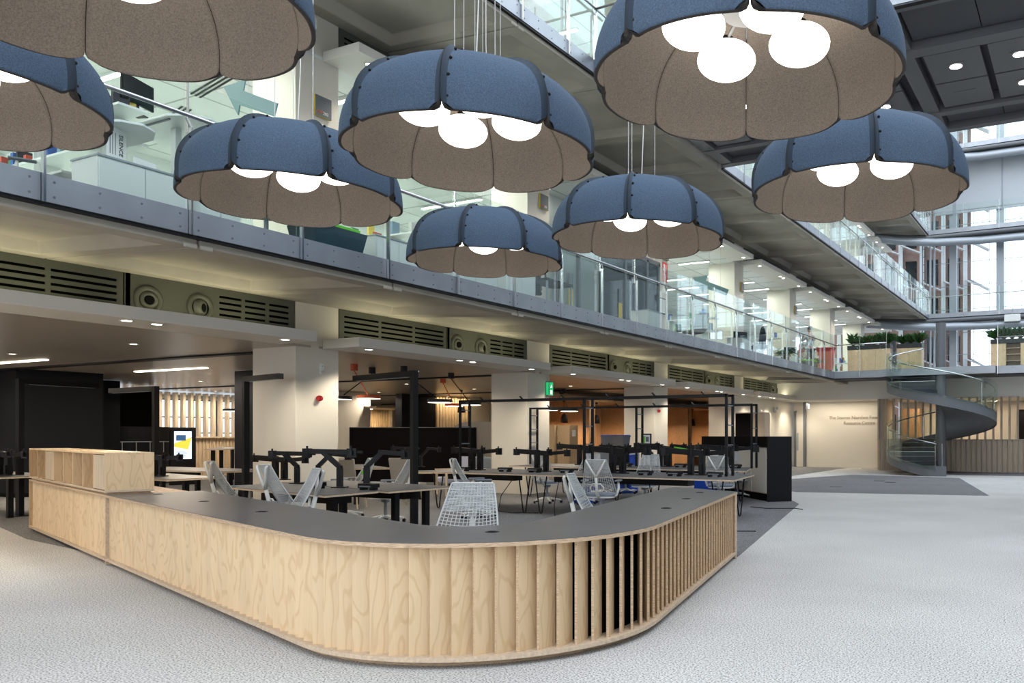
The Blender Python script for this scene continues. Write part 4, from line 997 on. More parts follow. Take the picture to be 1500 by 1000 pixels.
# ------------------------------------------------------------------ first floor offices
random.seed(11)
BC = [mat('book_%d' % i, c, .6) for i, c in enumerate([(.5,.08,.05),(.05,.12,.4),(.7,.55,.1),(.08,.25,.12),(.6,.6,.58),(.03,.03,.04),(.35,.16,.05),(.2,.3,.4)])]
books = []
def book(x, y, z, h, w, d, ci, lb, grp):
    key = ci
    m = None
    for k_, o in books:
        if k_ == key: m = o
    if m is None:
        o = MB().box(-.5,.5,-.5,.5,0,1).build('binder', BC[ci]); books.append((key, o))
    else: o = m.copy(); C.objects.link(o)
    o.location = (x,y,z); o.scale = (w,d,h); o.rotation_euler = (0,0,random.uniform(-.06,.06)); tag(o, lb, 'binder', grp)
DESKS = ['at the far left','in the second bay','in the fourth bay','in the fifth bay','in the sixth bay','in the seventh bay','in the last bay','beyond the person']
def lab_row(i, y, x0, x1, nb=10, sh=(1.05,1.55), ndiv=4, mon=2):
    z = ZF[1]
    t = thing('lab_shelving', 'white desk row with two long open shelves on the first floor, %s' % DESKS[i], 'shelving', (0,y,z))
    MB().box(x0,x1,-.85,0,.72,.75).build('desktop','wlam',t); MB().box(x0,x1,0,.85,.72,.75).build('desktop','wlam',t)
    for s in sh: MB().box(x0,x1,-.19,.19,s,s+.03).build('shelf','wlam',t)
    n = ndiv
    for k in range(n):
        x = x0+(x1-.5-x0)*k/(n-1); MB().box(x-.012,x+.012,-.18,.18,.75,sh[-1]+.03+(.0 if k else .0)).build('upright','wlam',t)
    for k in range(3): x = x0+(x1-x0)*(k+.1)/2.4; MB().box(x-.04,x+.04,-.6,-.54,0,.72).build('leg','wlam',t); MB().box(x-.04,x+.04,.54,.6,0,.72).build('leg','wlam',t)
    lb = 'small coloured binder or box on the first floor shelves %s' % DESKS[i]; g = 'binders on the first floor shelves %s' % DESKS[i]
    for s in sh:
        x = x1-.15
        for b in range(nb):
            x -= random.choice((.05,.07,.09,.25,.5)); 
            if x < x0+.1: break
            book(x, y+random.uniform(-.06,.06), z+s+.03, random.uniform(.12,.33), random.uniform(.035,.09), random.uniform(.15,.25), random.randrange(8), lb, g)
    return t
def monitor(x, y, z, rz, lb, on=False):
    t = thing('monitor', lb, 'monitor', (x,y,z), rz, 'monitors of the first floor offices')
    MB().box(-.28,.28,-.012,.018,.14,.48).build('casing','bplast',t); MB().box(-.265,.265,-.016,-.012,.155,.465).build('screen','disp' if on else 'screen',t)
    MB().box(-.03,.03,.0,.03,.0,.2).build('stand','bplast',t); MB().box(-.12,.12,-.06,.1,0,.012).build('foot','bplast',t)
lab_row(0, 6.55, -16.5, -11.35, 14, (1.35,1.80))
lab_row(1, 13.3, -16.5, -11.6, 14, (1.30,1.78))
for i, yy in enumerate((26.2,32.8,39.2,45.8)): lab_row(2+i, yy, -16.0, -11.6, 12, (1.1,1.55))
def sit_stand(x, y, h, lb, r=.0):
    t = thing('raised_desk', lb, 'desk', (x,y,ZF[1]), r); pts = [(-.8,-.35),(.35,-.35),(.62,-.2),(.72,0),(.62,.2),(.35,.35),(-.8,.35)]
    MB().prism(pts, h-.03, h).build('desktop','wlam',t,bevel=.006); MB().box(-.05,.05,-.04,.04,0,h-.03).build('lifting_column','wlam',t); MB().box(-.05,.05,-.3,.3,0,.03).build('foot','wlam',t); MB().box(-.5,.3,-.28,-.26,h-.05,h-.03).build('cable_slot','greyp',t)
sit_stand(-10.75,5.9,1.16,'raised white sit-stand desk with rounded end behind the left balustrade'); sit_stand(-11.0,6.9,1.62,'upper white rounded shelf desk with a monitor behind the left balustrade')
monitor(-11.6,6.75,ZF[1]+1.83,math.radians(110),'black monitor standing highest at the left, above the handrail')
monitor(-10.6,5.05,ZF[1]+.75,math.radians(80),'thin monitor seen edge on below the raised white desk')
monitor(-12.0,13.0,ZF[1]+1.35,math.radians(60),'dark monitor on the second bay shelves'); monitor(-11.9,26.8,ZF[1]+.75,math.radians(60),'lit blue monitor in the fourth bay',True); monitor(-11.3,27.6,ZF[1]+.75,math.radians(50),'dark monitor in the fourth bay'); monitor(-11.4,33.4,ZF[1]+.75,math.radians(50),'dark monitor in the fifth bay')
t = thing('paper_notice', 'white handwritten SILENCE notice hanging at the raised desk column', 'notice', (-10.3,5.75,ZF[1]+.72), .25); MB().box(-.002,.002,-.13,.13,0,.38).build('paper_sheet','paper',t)
text_mesh('handwriting','SILENCE',.07,'ink',t,(.004,.06,.19),(PI/2,PI/2,PI/2)); m = MB()
for k in range(3): m.box(.003,.004,-.02-.035*k,-.012-.035*k,.06,.32)
m.build('small_handwriting','ink',t)
t = thing('paper_notice', 'white printed sheet on the low cabinet below the handwritten one', 'notice', (-10.25,6.05,ZF[1]+.50), .2); MB().box(-.002,.002,-.16,.16,0,.30).build('paper_sheet','paper',t); m = MB()
for k in range(4): m.box(.003,.004,-.12,.12-.03*k,.22-.03*k,.226-.03*k)
m.build('print','ink',t)
def cabinet(x, y, w, d, h, lb, mt_='wlam'):
    t = thing('low_cabinet', lb, 'cabinet', (x,y,ZF[1])); MB().box(-d/2,d/2,-w/2,w/2,0,h).build('carcass',mt_,t); MB().box(d/2,d/2+.018,-w/2+.01,-.005,.03,h-.02).build('door',mt_,t); MB().box(d/2,d/2+.018,.005,w/2-.01,.03,h-.02).build('door',mt_,t); MB().box(-d/2-.01,d/2+.02,-w/2-.01,w/2+.01,h,h+.02).build('top_board','greyl',t)
cabinet(-10.0,5.75,1.0,.5,.55,'white low cabinet left behind the balustrade by the printed sheet'); cabinet(-9.9,6.6,.55,.5,.50,'second white low cabinet, right of the one with the printed sheet')
cabinet(-9.95,9.6,.9,.45,.52,'white low cabinet beside the storage tub with green lid'); cabinet(-9.9,11.35,1.2,.45,.62,'grey white cabinet below the smallest dome lamp'); cabinet(-10.0,12.75,.9,.5,.68,'tambour cabinet left of the black trolley')
cabinet(-10.4,18.9,.7,.5,.7,'white cabinet right of the tinted glass partition'); cabinet(-10.2,24.8,.8,.5,.6,'white cabinet in the fourth bay near the coat'); cabinet(-10.3,29.9,.9,.5,.6,'white cabinet left of the standing person')
t = thing('storage_tub', 'dark petrol storage tub with a lime green lid behind the balustrade', 'storage tub', (-9.75,8.3,ZF[1])); m = MB(); m._a([(-.22,-.38,0),(.22,-.38,0),(.22,.38,0),(-.22,.38,0),(-.28,-.46,.40),(.28,-.46,.40),(.28,.46,.40),(-.28,.46,.40)], [(0,3,2,1),(4,5,6,7),(0,1,5,4),(1,2,6,5),(2,3,7,6),(3,0,4,7)]); m.build('tub','teal',t); MB().box(-.25,.25,-.36,.36,.40,.45).build('lid','lime',t,bevel=.01)
def office_chair(x, y, deg, lb): dup(ch0, (x,y,ZF[1]+.02), math.radians(deg), lb, 'mesh chairs on the first floor')
office_chair(-11.45,5.3,-25,'mesh task chair with white spine behind the left end of the balustrade')
office_chair(-10.1,30.6,60,'mesh chair by the standing person on the first floor')
def padded_chair(x, y, deg, lb, mt_='fabricg', coat=None):
    t = thing('office_chair', lb, 'chair', (x,y,ZF[1]), math.radians(deg)); MB().box(-.25,.25,-.22,.25,.44,.52).build('seat',mt_,t,bevel=.03)
    m = MB(); m.beam((0,-.24,.5),(0,-.33,1.05), .5, .07, up=(0,1,.2)); m.build('backrest',mt_,t,bevel=.03); MB().lathe([(.03,.06),(.03,.44)],n=12).build('gas_column','greyl',t); m = MB()
    for k in range(5): a = 2*PI*k/5; m.tube([(0,0,.1),(.3*math.cos(a),.3*math.sin(a),.05)],.02,6)
    m.build('star_base','greyl',t)
    if coat:
        c = MB(); vs = []
        for k, (w, z, dd) in enumerate(((.10,1.20,.03),(.20,1.12,.07),(.26,1.0,.10),(.28,.75,.12),(.32,.45,.11))):
            for a in range(12): q = 2*PI*a/12; vs.append((w*math.cos(q)+.015*math.sin(3*q+k), -.33+dd*math.sin(q), z))
        fs = [(i*12+a, i*12+(a+1) % 12, (i+1)*12+(a+1) % 12, (i+1)*12+a) for i in range(4) for a in range(12)]+[tuple(range(12))]
        c._a(vs, fs); tag(c.build('coat', coat, None, smooth=True), 'dark coat hung over '+lb, 'coat'); o = bpy.data.objects[c and 'coat'] if False else C.objects[-1]
        o.matrix_world = Matrix.Translation((x,y,ZF[1])) @ Matrix.Rotation(math.radians(deg), 4, 'Z')
padded_chair(-10.0,7.5,140,'grey office chair under the left dome lamp behind the balustrade','fabricg')
padded_chair(-10.2,10.35,150,'greenish grey office chair left of the smallest dome lamp','fabricg')
padded_chair(-10.5,14.0,30,'dark office chair near the black trolley','bfelt','bfelt')
padded_chair(-10.3,26.3,120,'dark office chair in the fourth bay','bfelt','bfelt')
padded_chair(-10.3,21.6,160,'grey office chair beside the tinted partition','fabricg')
t = thing('trolley', 'black two-tier trolley with rounded handle behind the balustrade', 'trolley', (-9.85,13.85,ZF[1])); MB().box(-.25,.25,-.45,.45,.55,.60).build('upper_tray','bplast',t); MB().box(-.25,.25,-.45,.45,.12,.16).build('lower_tray','bplast',t)
MB().tube([(-.0,-.45,.55),(0,-.55,.85),(0,-.45,.95),(0,-.2,.93),(0,-.15,.6)],.02,8).build('handle','bplast',t)
for sx in (-.22,.22):
    for sy in (-.42,.42): MB().box(sx-.015,sx+.015,sy-.015,sy+.015,.05,.56).build('upright','greyl',t)
# blue-green hanging arrows
def arrow(x, y, z, lb, s=1.0):
    t = thing('hanging_arrow_sign', lb, 'sign', (x,y,z), 0, 'translucent arrow signs'); m = MB(); m.M = Matrix.Rotation(PI/2, 4, 'X')
    m.prism([(-.75*s,.28*s),(-.25*s,.30*s),(-.30*s,.14*s),(.45*s,-.18*s),(.38*s,-.36*s),(-.38*s,-.06*s),(-.42*s,-.20*s)][::-1], -.01, .01); m.build('arrow_board', mat('arrow_teal', (.16,.30,.31), .4), t); MB().tube([(-.2,0,.1*s),(-.2,0,8.06-z)],.004,5).build('hanger','cable',t); MB().tube([(.2,0,-.1*s),(.2,0,8.06-z)],.004,5).build('hanger','cable',t)
arrow(-11.0,8.1,6.42,'teal arrow sign hanging above the left dome lamp'); arrow(-11.1,24.9,6.42,'teal arrow sign hanging in the fourth bay',1.1)
# tinted glass partition in the third bay of the first floor
t = thing('glass_partition', 'dark tinted glazed partition with grey frame on the first floor', 'partition', (-12.0,17.15,ZF[1]))
MB().box(-.02,.0,2.1,5.5,0,2.75).build('tinted_pane','glassd',t); m = MB()
for yy in (0,1.0,2.1,3.4,4.7,5.45): m.box(-.06,.04,yy-.035,yy+.035,0,2.8)
m.box(-.06,.04,0,5.5,2.72,2.85); m.box(-.06,.04,0,5.5,0,.08); m.build('frame','greyp',t)
MB().box(-.02,.0,0,2.1,.08,2.72).build('clear_pane','glass',t)
for yy, mt_ in ((.6,'yellow'),(3.1,'yellow')): MB().box(.01,.03,yy-.09,yy+.09,.55,1.25).build('yellow_strip',mt_,t); MB().box(.01,.03,yy-.09,yy+.09,1.28,1.65).build('grey_strip','greyp',t)
struct('wall_left', MB().box(-13.4,-13.3,17.15,22.6,ZF[1],8.06), 'wlam')
t = thing('wall_notice_board', 'small framed green notice board on the fourth first floor column', 'notice board', (-12.2,23.2,ZF[1]+1.35)); MB().box(0,.03,-.22,.22,0,.5).build('frame','bplast',t); MB().box(.03,.034,-.19,.19,.03,.47).build('notices','paper',t)
for i, (y, s_) in enumerate(((27.6,.35),(31.0,.3))):
    t = thing('potted_plant', ['low leafy plant on the first floor edge in the fourth bay','low leafy plant on the first floor edge near the person'][i], 'plant', (-9.6,y,ZF[1])); MB().lathe([(.12,0),(.16,.25)],n=16).build('pot','soil',t); m = MB()
    for k in range(90):
        a = random.uniform(0,2*PI); l = random.uniform(.2,.6)*1.2; h = random.uniform(.15,.45); w = .035; d = Vector((math.cos(a),math.sin(a),0)); p = Vector((-d.y,d.x,0))*w
        b = Vector((0,0,.22)); c = b+d*l*.5+Vector((0,0,h*.6)); e = b+d*l+Vector((0,0,h*.3)); m._a([b,c+p,e,c-p],[(0,1,2,3)])
    m.build('foliage','leaf',t)
# picture and furniture glimpsed on the second gallery
t = thing('framed_picture', 'large framed grey picture on the second gallery, above the dark bridge', 'picture', (-12.15,15.0,ZF[2]+.5)); 
MB().box(-.0,.04,-1.0,1.0,0,2.6).build('frame', 'plye', t); MB().box(.041,.05,-.92,.92,.06,2.52).build('canvas', mat('grey_canvas', (.16,.17,.17), .7, noise=.5, nscale=2), t)
struct('wall_left', MB().box(-12.3,-12.2,10.7,16.1,ZF[2],ZF[2]+4.1), 'cream')
# ------------------------------------------------------------------ dark bridge across the atrium at second gallery level
t = thing('atrium_bridge', 'dark panelled bridge soffit with round lights crossing the atrium', 'bridge', (0,0,0))
by0, by1, bz = 14.2, 20.7, 8.77
MB().box(-8.95,9.8,by0,by1,bz+.28,bz+.45).build('deck','dpanel',t)
xs = [-8.78,-6.1,-3.2,-.3,2.6,5.5,8.4]
for k, x in enumerate(xs): MB().box(x-.16,x+.16,by0,by1,bz,bz+.3).build('steel_rib','dpanel2',t)
for y, w in ((by0+.12,.24),(16.15,.34),(19.45,.24),(by1-.12,.24)): MB().box(-8.95,9.8,y-w/2,y+w/2,bz-.02,bz+.3).build('steel_beam','dpanel2',t)
for a, b in zip(xs, xs[1:]):
    for (ya, yb) in ((14.5,15.9),(19.62,20.4)): 
        mid = (a+b)/2; MB().box(a+.22,mid-.01,ya,yb,bz+.12,bz+.2).build('flat_panel','dpanel',t); MB().box(mid+.01,b-.22,ya,yb,bz+.12,bz+.2).build('flat_panel','dpanel',t)
    w = (b-a-.32-.5)/2
    for i in range(2):
        x0 = a+.30+i*(w+.14)
        for j, (ya, yb) in enumerate(((16.45,17.85),(17.91,19.2))):
            MB().box(x0,x0+w,ya,yb,bz+.03,bz+.1).build('light_grey_panel','dpanel2',t)
            cx, cy = x0+w/2, (ya+yb)/2
            if (i+j) % 2 == 0 or j == 0:
                l = MB(); l.mt(0).box(cx-.17,cx+.17,cy-.17,cy+.17,bz+.022,bz+.03); l.mt(1).lathe([(0,bz+.018),(.12,bz+.018)],(cx,cy,0),20,cap=False); l.build('round_light',['dpanel2','ledd'],t)
            else: MB().box(cx-.22,cx+.22,cy-.12,cy+.12,bz+.022,bz+.03).build('access_hatch','dpanel2',t)
MB().box(-8.95,9.8,by0-.02,by0,bz+.0,ZF[2]).build('edge_plate','steel',t)
b2 = balustrade(2, (-9.0,14.62-.4), (9.7,14.62-.4), 13, 'glass balustrade along the near side of the dark bridge')
# ------------------------------------------------------------------ end gallery, cabinets and plants
MB_ = MB(); MB_.box(-12.3,10,31.75,53.2,ZB[1]+.02,ZF[1]); struct('floor', MB_, 'carpetd')
struct('ceiling', MB().box(-12.2,10,34.12,53,ZB[1]-.02,ZB[1]+.02), 'white')
struct('trim_40', MB().box(-7.0,-3.0,31.3,31.72,ZB[1],ZB[1]+.27), 'steel')
balustrade(1, (-9.0,31.7), (-6.95,31.7), 2, 'short glass balustrade left of the spiral stair landing')
balustrade(1, (-2.95,31.7), (9.5,31.7), 9, 'bolted glass balustrade right of the spiral stair')
def leafy(m, cx, cy, z, n, h, rad, k=0):
    m.mt(k)
    for _ in range(n):
        a = random.uniform(0,2*PI); l = random.uniform(.4,1)*rad; hh = random.uniform(.5,1)*h; w = .022+.02*random.random()
        d = Vector((math.cos(a),math.sin(a),0)); p = Vector((-d.y,d.x,0))*w; b = Vector((cx,cy,z))
        c = b+d*l*.35+Vector((0,0,hh*.7)); e = b+d*l+Vector((0,0,hh*random.uniform(.7,1.05))); m._a([b-p*.5,b+p*.5,c+p,e,c-p],[(0,1,2,3,4)])
def plant_cabinet(x0, x1, y, lb, open_k=None):
    n = max(1, round((x1-x0)/.52)); w = (x1-x0)/n; z = ZF[1]
    t = thing('planter_cabinet', lb, 'cabinet', (x0,y,z)); L = x1-x0
    MB().box(0,L,0,.5,0,.06).build('plinth','bmetal',t); MB().box(0,L,.46,.48,.06,.98).build('rear_board','plyl',t)
    for k in range(n+1): MB().box(k*w-.01,k*w+.01,.02,.48,.06,.98).build('side_board','plyl',t)
    for k in range(n):
        if open_k is not None and k == open_k:
            for q in (.3,.55,.78): MB().box(k*w+.01,(k+1)*w-.01,.03,.46,q,q+.02).build('shelf','plyl',t)
        else:
            dd = MB().box(k*w+.006,(k+1)*w-.006,0,.02,.07,.97).build('door','ply',t); MB().box(k*w+w-.06,k*w+w-.045,-.01,0,.7,.76).build('handle','greyl',dd)
    MB().box(-.02,L+.02,-.02,.5,.98,1.14).build('planter_trough','soil',t)
    nn = max(2, int(L/.27))
    for k in range(nn):
        cx = L*(k+.5)/nn; m = MB(); m.lathe([(.08,-.02),(.08,.03)],(0,0,0),10); m.k = 0
        leafy(m, 0, 0, .02, 150, random.uniform(.38,.58), random.uniform(.28,.42), 1); leafy(m, .05, .02, .02, 25, .4, .3, 2)
        o = m.build('leafy_plant', ['soil','leaf','leafr'], None); o.location = (x0+cx, y+.24, z+1.14)
        tag(o, 'leafy green plant above the %s' % lb.split(' with ')[0], 'plant', 'plants in the trough of '+lb)
plant_cabinet(-8.85,-7.15,33.2,'pale ply cabinet row left of the spiral stair with dark trough of plants')
plant_cabinet(-6.9,-5.95,33.4,'short pale ply cabinet just left of the stair pole with plants')
plant_cabinet(-3.35,-.2,33.4,'pale ply cabinet row right of the stair with open shelves and plants',1)
plant_cabinet(0.0,4.0,33.4,'pale ply cabinet row farthest right with trough of plants')
t = thing('wheelie_bin', 'big red wheeled bin at the corner of the first gallery', 'bin', (-9.6,32.6,ZF[1]), .3)
m = MB(); m._a([(-.28,-.28,.12),(.28,-.28,.12),(.28,.28,.12),(-.28,.28,.12),(-.36,-.36,.98),(.36,-.36,.98),(.36,.36,.98),(-.36,.36,.98)], [(0,3,2,1),(4,5,6,7),(0,1,5,4),(1,2,6,5),(2,3,7,6),(3,0,4,7)]); m.build('tub','red',t,bevel=.02)
MB().box(-.39,.39,-.39,.39,.98,1.03).build('rim','red',t,bevel=.01); MB().box(-.31,-.27,-.37,-.33,.5,.7).build('white_mark','paper',t)
for sx in (-.22,.22): m = MB(); m.M = Matrix.Translation((sx,-.2,.06)) @ Matrix.Rotation(PI/2,4,'Y'); m.lathe([(.06,-.02),(.06,.02)],n=14); m.build('wheel','bplast',t)
for sx in (-.22,.22): m = MB(); m.M = Matrix.Translation((sx,.2,.06)) @ Matrix.Rotation(PI/2,4,'Y'); m.lathe([(.06,-.02),(.06,.02)],n=14); m.build('wheel','bplast',t)
# red jacketed chair and green lidded tub by the person
padded_chair(-10.3,31.0,70,'red office chair beside the standing person','red'); 
t = thing('storage_tub', 'dark tub with lime lid at the feet of the standing person', 'storage tub', (-9.5,30.0,ZF[1])); MB().box(-.2,.2,-.35,.35,0,.28).build('tub','teal',t,bevel=.02); MB().box(-.22,.22,-.37,.37,.28,.32).build('lid','lime',t)
# ------------------------------------------------------------------ the person
def skin_fig(name, verts, edges, radii, mtl, parent, sub=2, root=0):
    me = bpy.data.meshes.new(name); me.from_pydata(verts, edges, []); o = bpy.data.objects.new(name, me); C.objects.link(o); o.parent = parent
    me.materials.append(M[mtl]); s = o.modifiers.new('skin','SKIN'); 
    for i, r in enumerate(radii): 
        rr = r if isinstance(r, tuple) else (r,r); me.skin_vertices[0].data[i].radius = rr; me.skin_vertices[0].data[i].use_root = (i == root)
    s.use_smooth_shade = True
    b = o.modifiers.new('sub','SUBSURF'); b.levels = sub; b.render_levels = sub
    return o
t = thing('person', 'dark haired person in pale shirt and dark trousers standing, arm raised to the face', 'person', (-10.0,31.75,ZF[1]+.01), math.radians(-125))
# faces local -Y ; right forearm lifted towards the head
v = [(0,0,.95),(0,.02,1.12),(0,.03,1.30),(0,.02,1.44),(0,.0,1.54),(0,-.02,1.60),
     (.10,0,.88),(.11,-.01,.48),(.11,.02,.08),(.11,-.14,.04),(-.10,0,.88),(-.11,-.01,.48),(-.11,.02,.08),(-.11,-.14,.04),
     (.19,.02,1.40),(.26,-.14,1.26),(.14,-.36,1.34),(.08,-.42,1.38),(-.19,.02,1.40),(-.27,-.16,1.26),(-.12,-.36,1.38),(-.05,-.40,1.44)]
e = [(0,1),(1,2),(2,3),(3,4),(4,5),(0,6),(6,7),(7,8),(8,9),(0,10),(10,11),(11,12),(12,13),(3,14),(14,15),(15,16),(16,17),(3,18),(18,19),(19,20),(20,21)]
r = [(.16,.11),(.145,.10),(.17,.115),(.12,.09),.055,.05,.09,.06,.045,.035,.09,.06,.045,.035,.065,.048,.036,.028,.065,.048,.036,.028]
skin_fig('body', v, e, r, 'skin', t)
hd = MB(); hd.ell((0,-.03,1.70),.078,.098,.118,20,14); hd.ell((0,-.13,1.69),.014,.022,.02,8,6); hd.ell((.08,-.02,1.69),.012,.02,.03,8,6); hd.ell((-.08,-.02,1.69),.012,.02,.03,8,6); hd.ell((0,-.118,1.645),.025,.008,.006,8,6)
hd.build('head','skin',t,smooth=True)
ey = MB(); ey.ell((.03,-.117,1.71),.010,.006,.007,8,6); ey.ell((-.03,-.117,1.71),.010,.006,.007,8,6); ey.build('eyes','hair',t)
hr = MB(); hr.ell((0,-.005,1.745),.090,.105,.090,20,12); hr.build('hair','hair',t,smooth=True)
skin_fig('shirt', [(0,0,.98),(0,.02,1.12),(0,.03,1.30),(0,.02,1.44),(0,0,1.50),(.19,.02,1.40),(.265,-.14,1.26),(.15,-.34,1.335),(-.19,.02,1.40),(-.275,-.16,1.26),(-.13,-.34,1.375)],
    [(0,1),(1,2),(2,3),(3,4),(3,5),(5,6),(6,7),(3,8),(8,9),(9,10)], [(.18,.135),(.175,.125),(.195,.135),(.14,.11),.075,.082,.066,.05,.082,.066,.05], 'shirt', t)
skin_fig('trousers', [(0,0,.96),(.10,0,.86),(.11,-.01,.48),(.11,.02,.10),(-.10,0,.86),(-.11,-.01,.48),(-.11,.02,.10)], [(0,1),(1,2),(2,3),(0,4),(4,5),(5,6)], [(.175,.13),.11,.08,.07,.11,.08,.07], 'trous', t)
def hand(px, s):
    m = []
    b = Vector(px); vs = [b]; es = []; rs = [.030]
    d = Vector((-s*.5,-.25,.55)).normalized(); sd = Vector((.9,-.1,.2)).normalized()
    vs.append(b+d*.05); es.append((0,1)); rs.append(.030)
    for k, (o_, L) in enumerate(((-.030,.060),(-.010,.072),(.010,.068),(.030,.055))):
        a = vs[1]+sd*o_+d*.02; i = len(vs); vs += [a, a+d*L*.5+Vector((0,.005,0)), a+d*L*.8+Vector((0,.03,0))]; es += [(1,i),(i,i+1),(i+1,i+2)]; rs += [.0105,.009,.0075]
    i = len(vs); a = b+sd*.03*-s+d*.01; vs += [a, a+sd*.03*-s+d*.03]; es += [(0,i),(i,i+1)]; rs += [.012,.009]
    return vs, es, rs
for nm, p, s in (('right_hand',(.07,-.43,1.385),1),('left_hand',(-.045,-.41,1.445),-1)):
    vs, es, rs = hand(p, s); skin_fig('hand', vs, es, rs, 'skin', t, 1)
for s in (.11,-.11): m = MB(); m.ell((s,-.06,.035),.045,.13,.045,14,8); m.build('shoe','bplast',t,smooth=True)
# ------------------------------------------------------------------ spiral stair
SC = Vector((-4.93,31.64,0)); SR = 1.93
t = thing('spiral_stair', 'grey steel spiral stair with glass sides winding up to the end gallery', 'staircase', SC)
MB().lathe([(.185,0),(.185,5.6)],n=40).build('central_pole','greyp',t,smooth=False)
def sp(th, rad, z):   # th 0 at the near side, growing clockwise towards the left
    d = FW*(-math.cos(th))-RT*math.sin(th); return Vector((d.x*rad, d.y*rad, z))
NS = 23; th0 = math.radians(12); th1 = math.radians(537); dth = (th1-th0)/NS; rise = ZF[1]/(NS+1)
for i in range(NS):
    a, b = th0+i*dth, th0+(i+1)*dth; z = (i+1)*rise; m = MB(); q = [sp(a,.17,0), sp(a,SR-.03,0), sp((a+b)/2,SR-.03,0), sp(b,SR-.03,0), sp(b,.17,0)]
    vs = [(p.x,p.y,z-.045) for p in q]+[(p.x,p.y,z) for p in q]; m._a(vs,[(4,3,2,1,0),(5,6,7,8,9)]+[(k,(k+1) % 5,5+(k+1) % 5,5+k) for k in range(5)])
    q2 = [sp(a,.17,0), sp(a,SR-.03,0)]; m.beam(Vector((q2[0].x,q2[0].y,z-rise/2-.02)), Vector((q2[1].x,q2[1].y,z-rise/2-.02)), .012, rise)
    m.build('tread','dpanel',t)
    MB().beam(sp(a+.02,.2,z+.003), sp(a+.02,SR-.05,z+.003), .045, .008).build('nosing_strip','steelp',t)
# underside soffit
K = 150
def ribbon(name, mtl, rad0, rad1, zf, zh, a0=th0, a1=th1, K=150):
    m = MB(); vs = []; fs = []
    for k in range(K+1):
        a = a0+(a1-a0)*k/K; zb_ = zf(a); 
        for rr, zz in ((rad0,zb_),(rad1,zb_),(rad1,zb_+zh),(rad0,zb_+zh)): vs.append(sp(a,rr,zz))
    for k in range(K):
        for j in range(4): fs.append((k*4+j,k*4+(j+1) % 4,(k+1)*4+(j+1) % 4,(k+1)*4+j))
    fs += [(0,1,2,3),(K*4+3,K*4+2,K*4+1,K*4)]
    m._a(vs, fs); return m.build(name, mtl, t, smooth=False)
zt = lambda a: max(0, rise*(a-th0)/dth)
ribbon('outer_stringer','greyp',SR-.02,SR+.02,lambda a: max(0, zt(a)-.16),.36)
ribbon('soffit_plate','greyp',.18,SR-.03,lambda a: max(.0, zt(a)-.13),.012)
G = 10
for g in range(G):
    a0 = math.radians(22)+(th1-math.radians(22))*g/G+.008; a1 = math.radians(22)+(th1-math.radians(22))*(g+1)/G-.008
    ribbon('curved_glass','glass',SR+.025,SR+.037,lambda a: zt(a)+.12,1.08,a0,a1,16)
MB().tube([sp(math.radians(22)+(th1-math.radians(22))*k/120, SR-.05, zt(math.radians(22)+(th1-math.radians(22))*k/120)+1.06) for k in range(121)], .024, 8).build('handrail','steelp',t,smooth=True)
for g in range(0, G+1, 3):
    a = math.radians(23)+(th1-math.radians(24))*g/G; MB().tube([sp(a,SR-.04,zt(a)+.02), sp(a,SR-.04,zt(a)+1.0)],.016,6).build('baluster','steelp',t)
a = th0+.02; MB().tube([sp(a,SR*.30,.02), sp(a,SR*.30,1.12), sp(math.radians(20),SR*.62,1.18), sp(math.radians(24),SR-.05,1.22)],.018,8).build('end_rail','steelp',t)
# glass round the landing
m = MB()
for k in range(24):
    a = math.radians(60)+math.radians(60)*k/24; b = math.radians(60)+math.radians(60)*(k+1)/24
# ------------------------------------------------------------------ slat wall on the right
t = thing('slatted_wall', 'tall grey brown timber slat wall behind the spiral stair', 'wall screen', (0,33.9,0))
m = MB(); x = -7.75; 
while x < 4: m.box(x-.035,x+.035,0,.16,1.28,2.94); x += .295
m.build('slats','slatd',t); m = MB(); x = -7.7
while x < 4: m.box(x-.02,x+.13,.0,.03,0,1.26); m.box(x-.02,x+.01,-.05,.0,0,1.26); x += .19
m.build('lower_boards','slatd',t); MB().box(-7.8,4,-.06,.18,1.25,1.285).build('mid_rail','slatd',t); MB().box(-7.8,4,.04,.08,0,1.25).build('backing_board','plye',t)
struct('wall_end', MB().box(-7.55,10,37.5,37.6,0,2.94), 'cream'); struct('ceiling', MB().box(-7.55,10,34.1,37.5,2.90,2.94),'white')
slab_thing('dark_cupboard', 'dark cupboard glimpsed behind the slats at the right', 'cupboard', [('carcass','bfelt',(-2.6,-1.0,36.4,37.2,0,2.5)),('door','navy',(-2.55,-1.8,36.38,36.4,.1,2.4))])
slab_thing('timber_cupboard', 'tan cupboard glimpsed behind the slats beside the wall lettering', 'cupboard', [('carcass','boothw',(-7.4,-6.6,36.6,37.2,0,2.6)),('door','boothw',(-7.35,-6.7,36.58,36.6,.1,2.5))])
t = thing('wall_socket_pair', 'pair of small black intercom plates behind the slats', 'intercom', (-5.9,37.45,1.7)); MB().box(0,.16,-.03,0,0,.3).build('plate','bplast',t); MB().box(.24,.40,-.03,0,0,.3).build('plate','bplast',t)
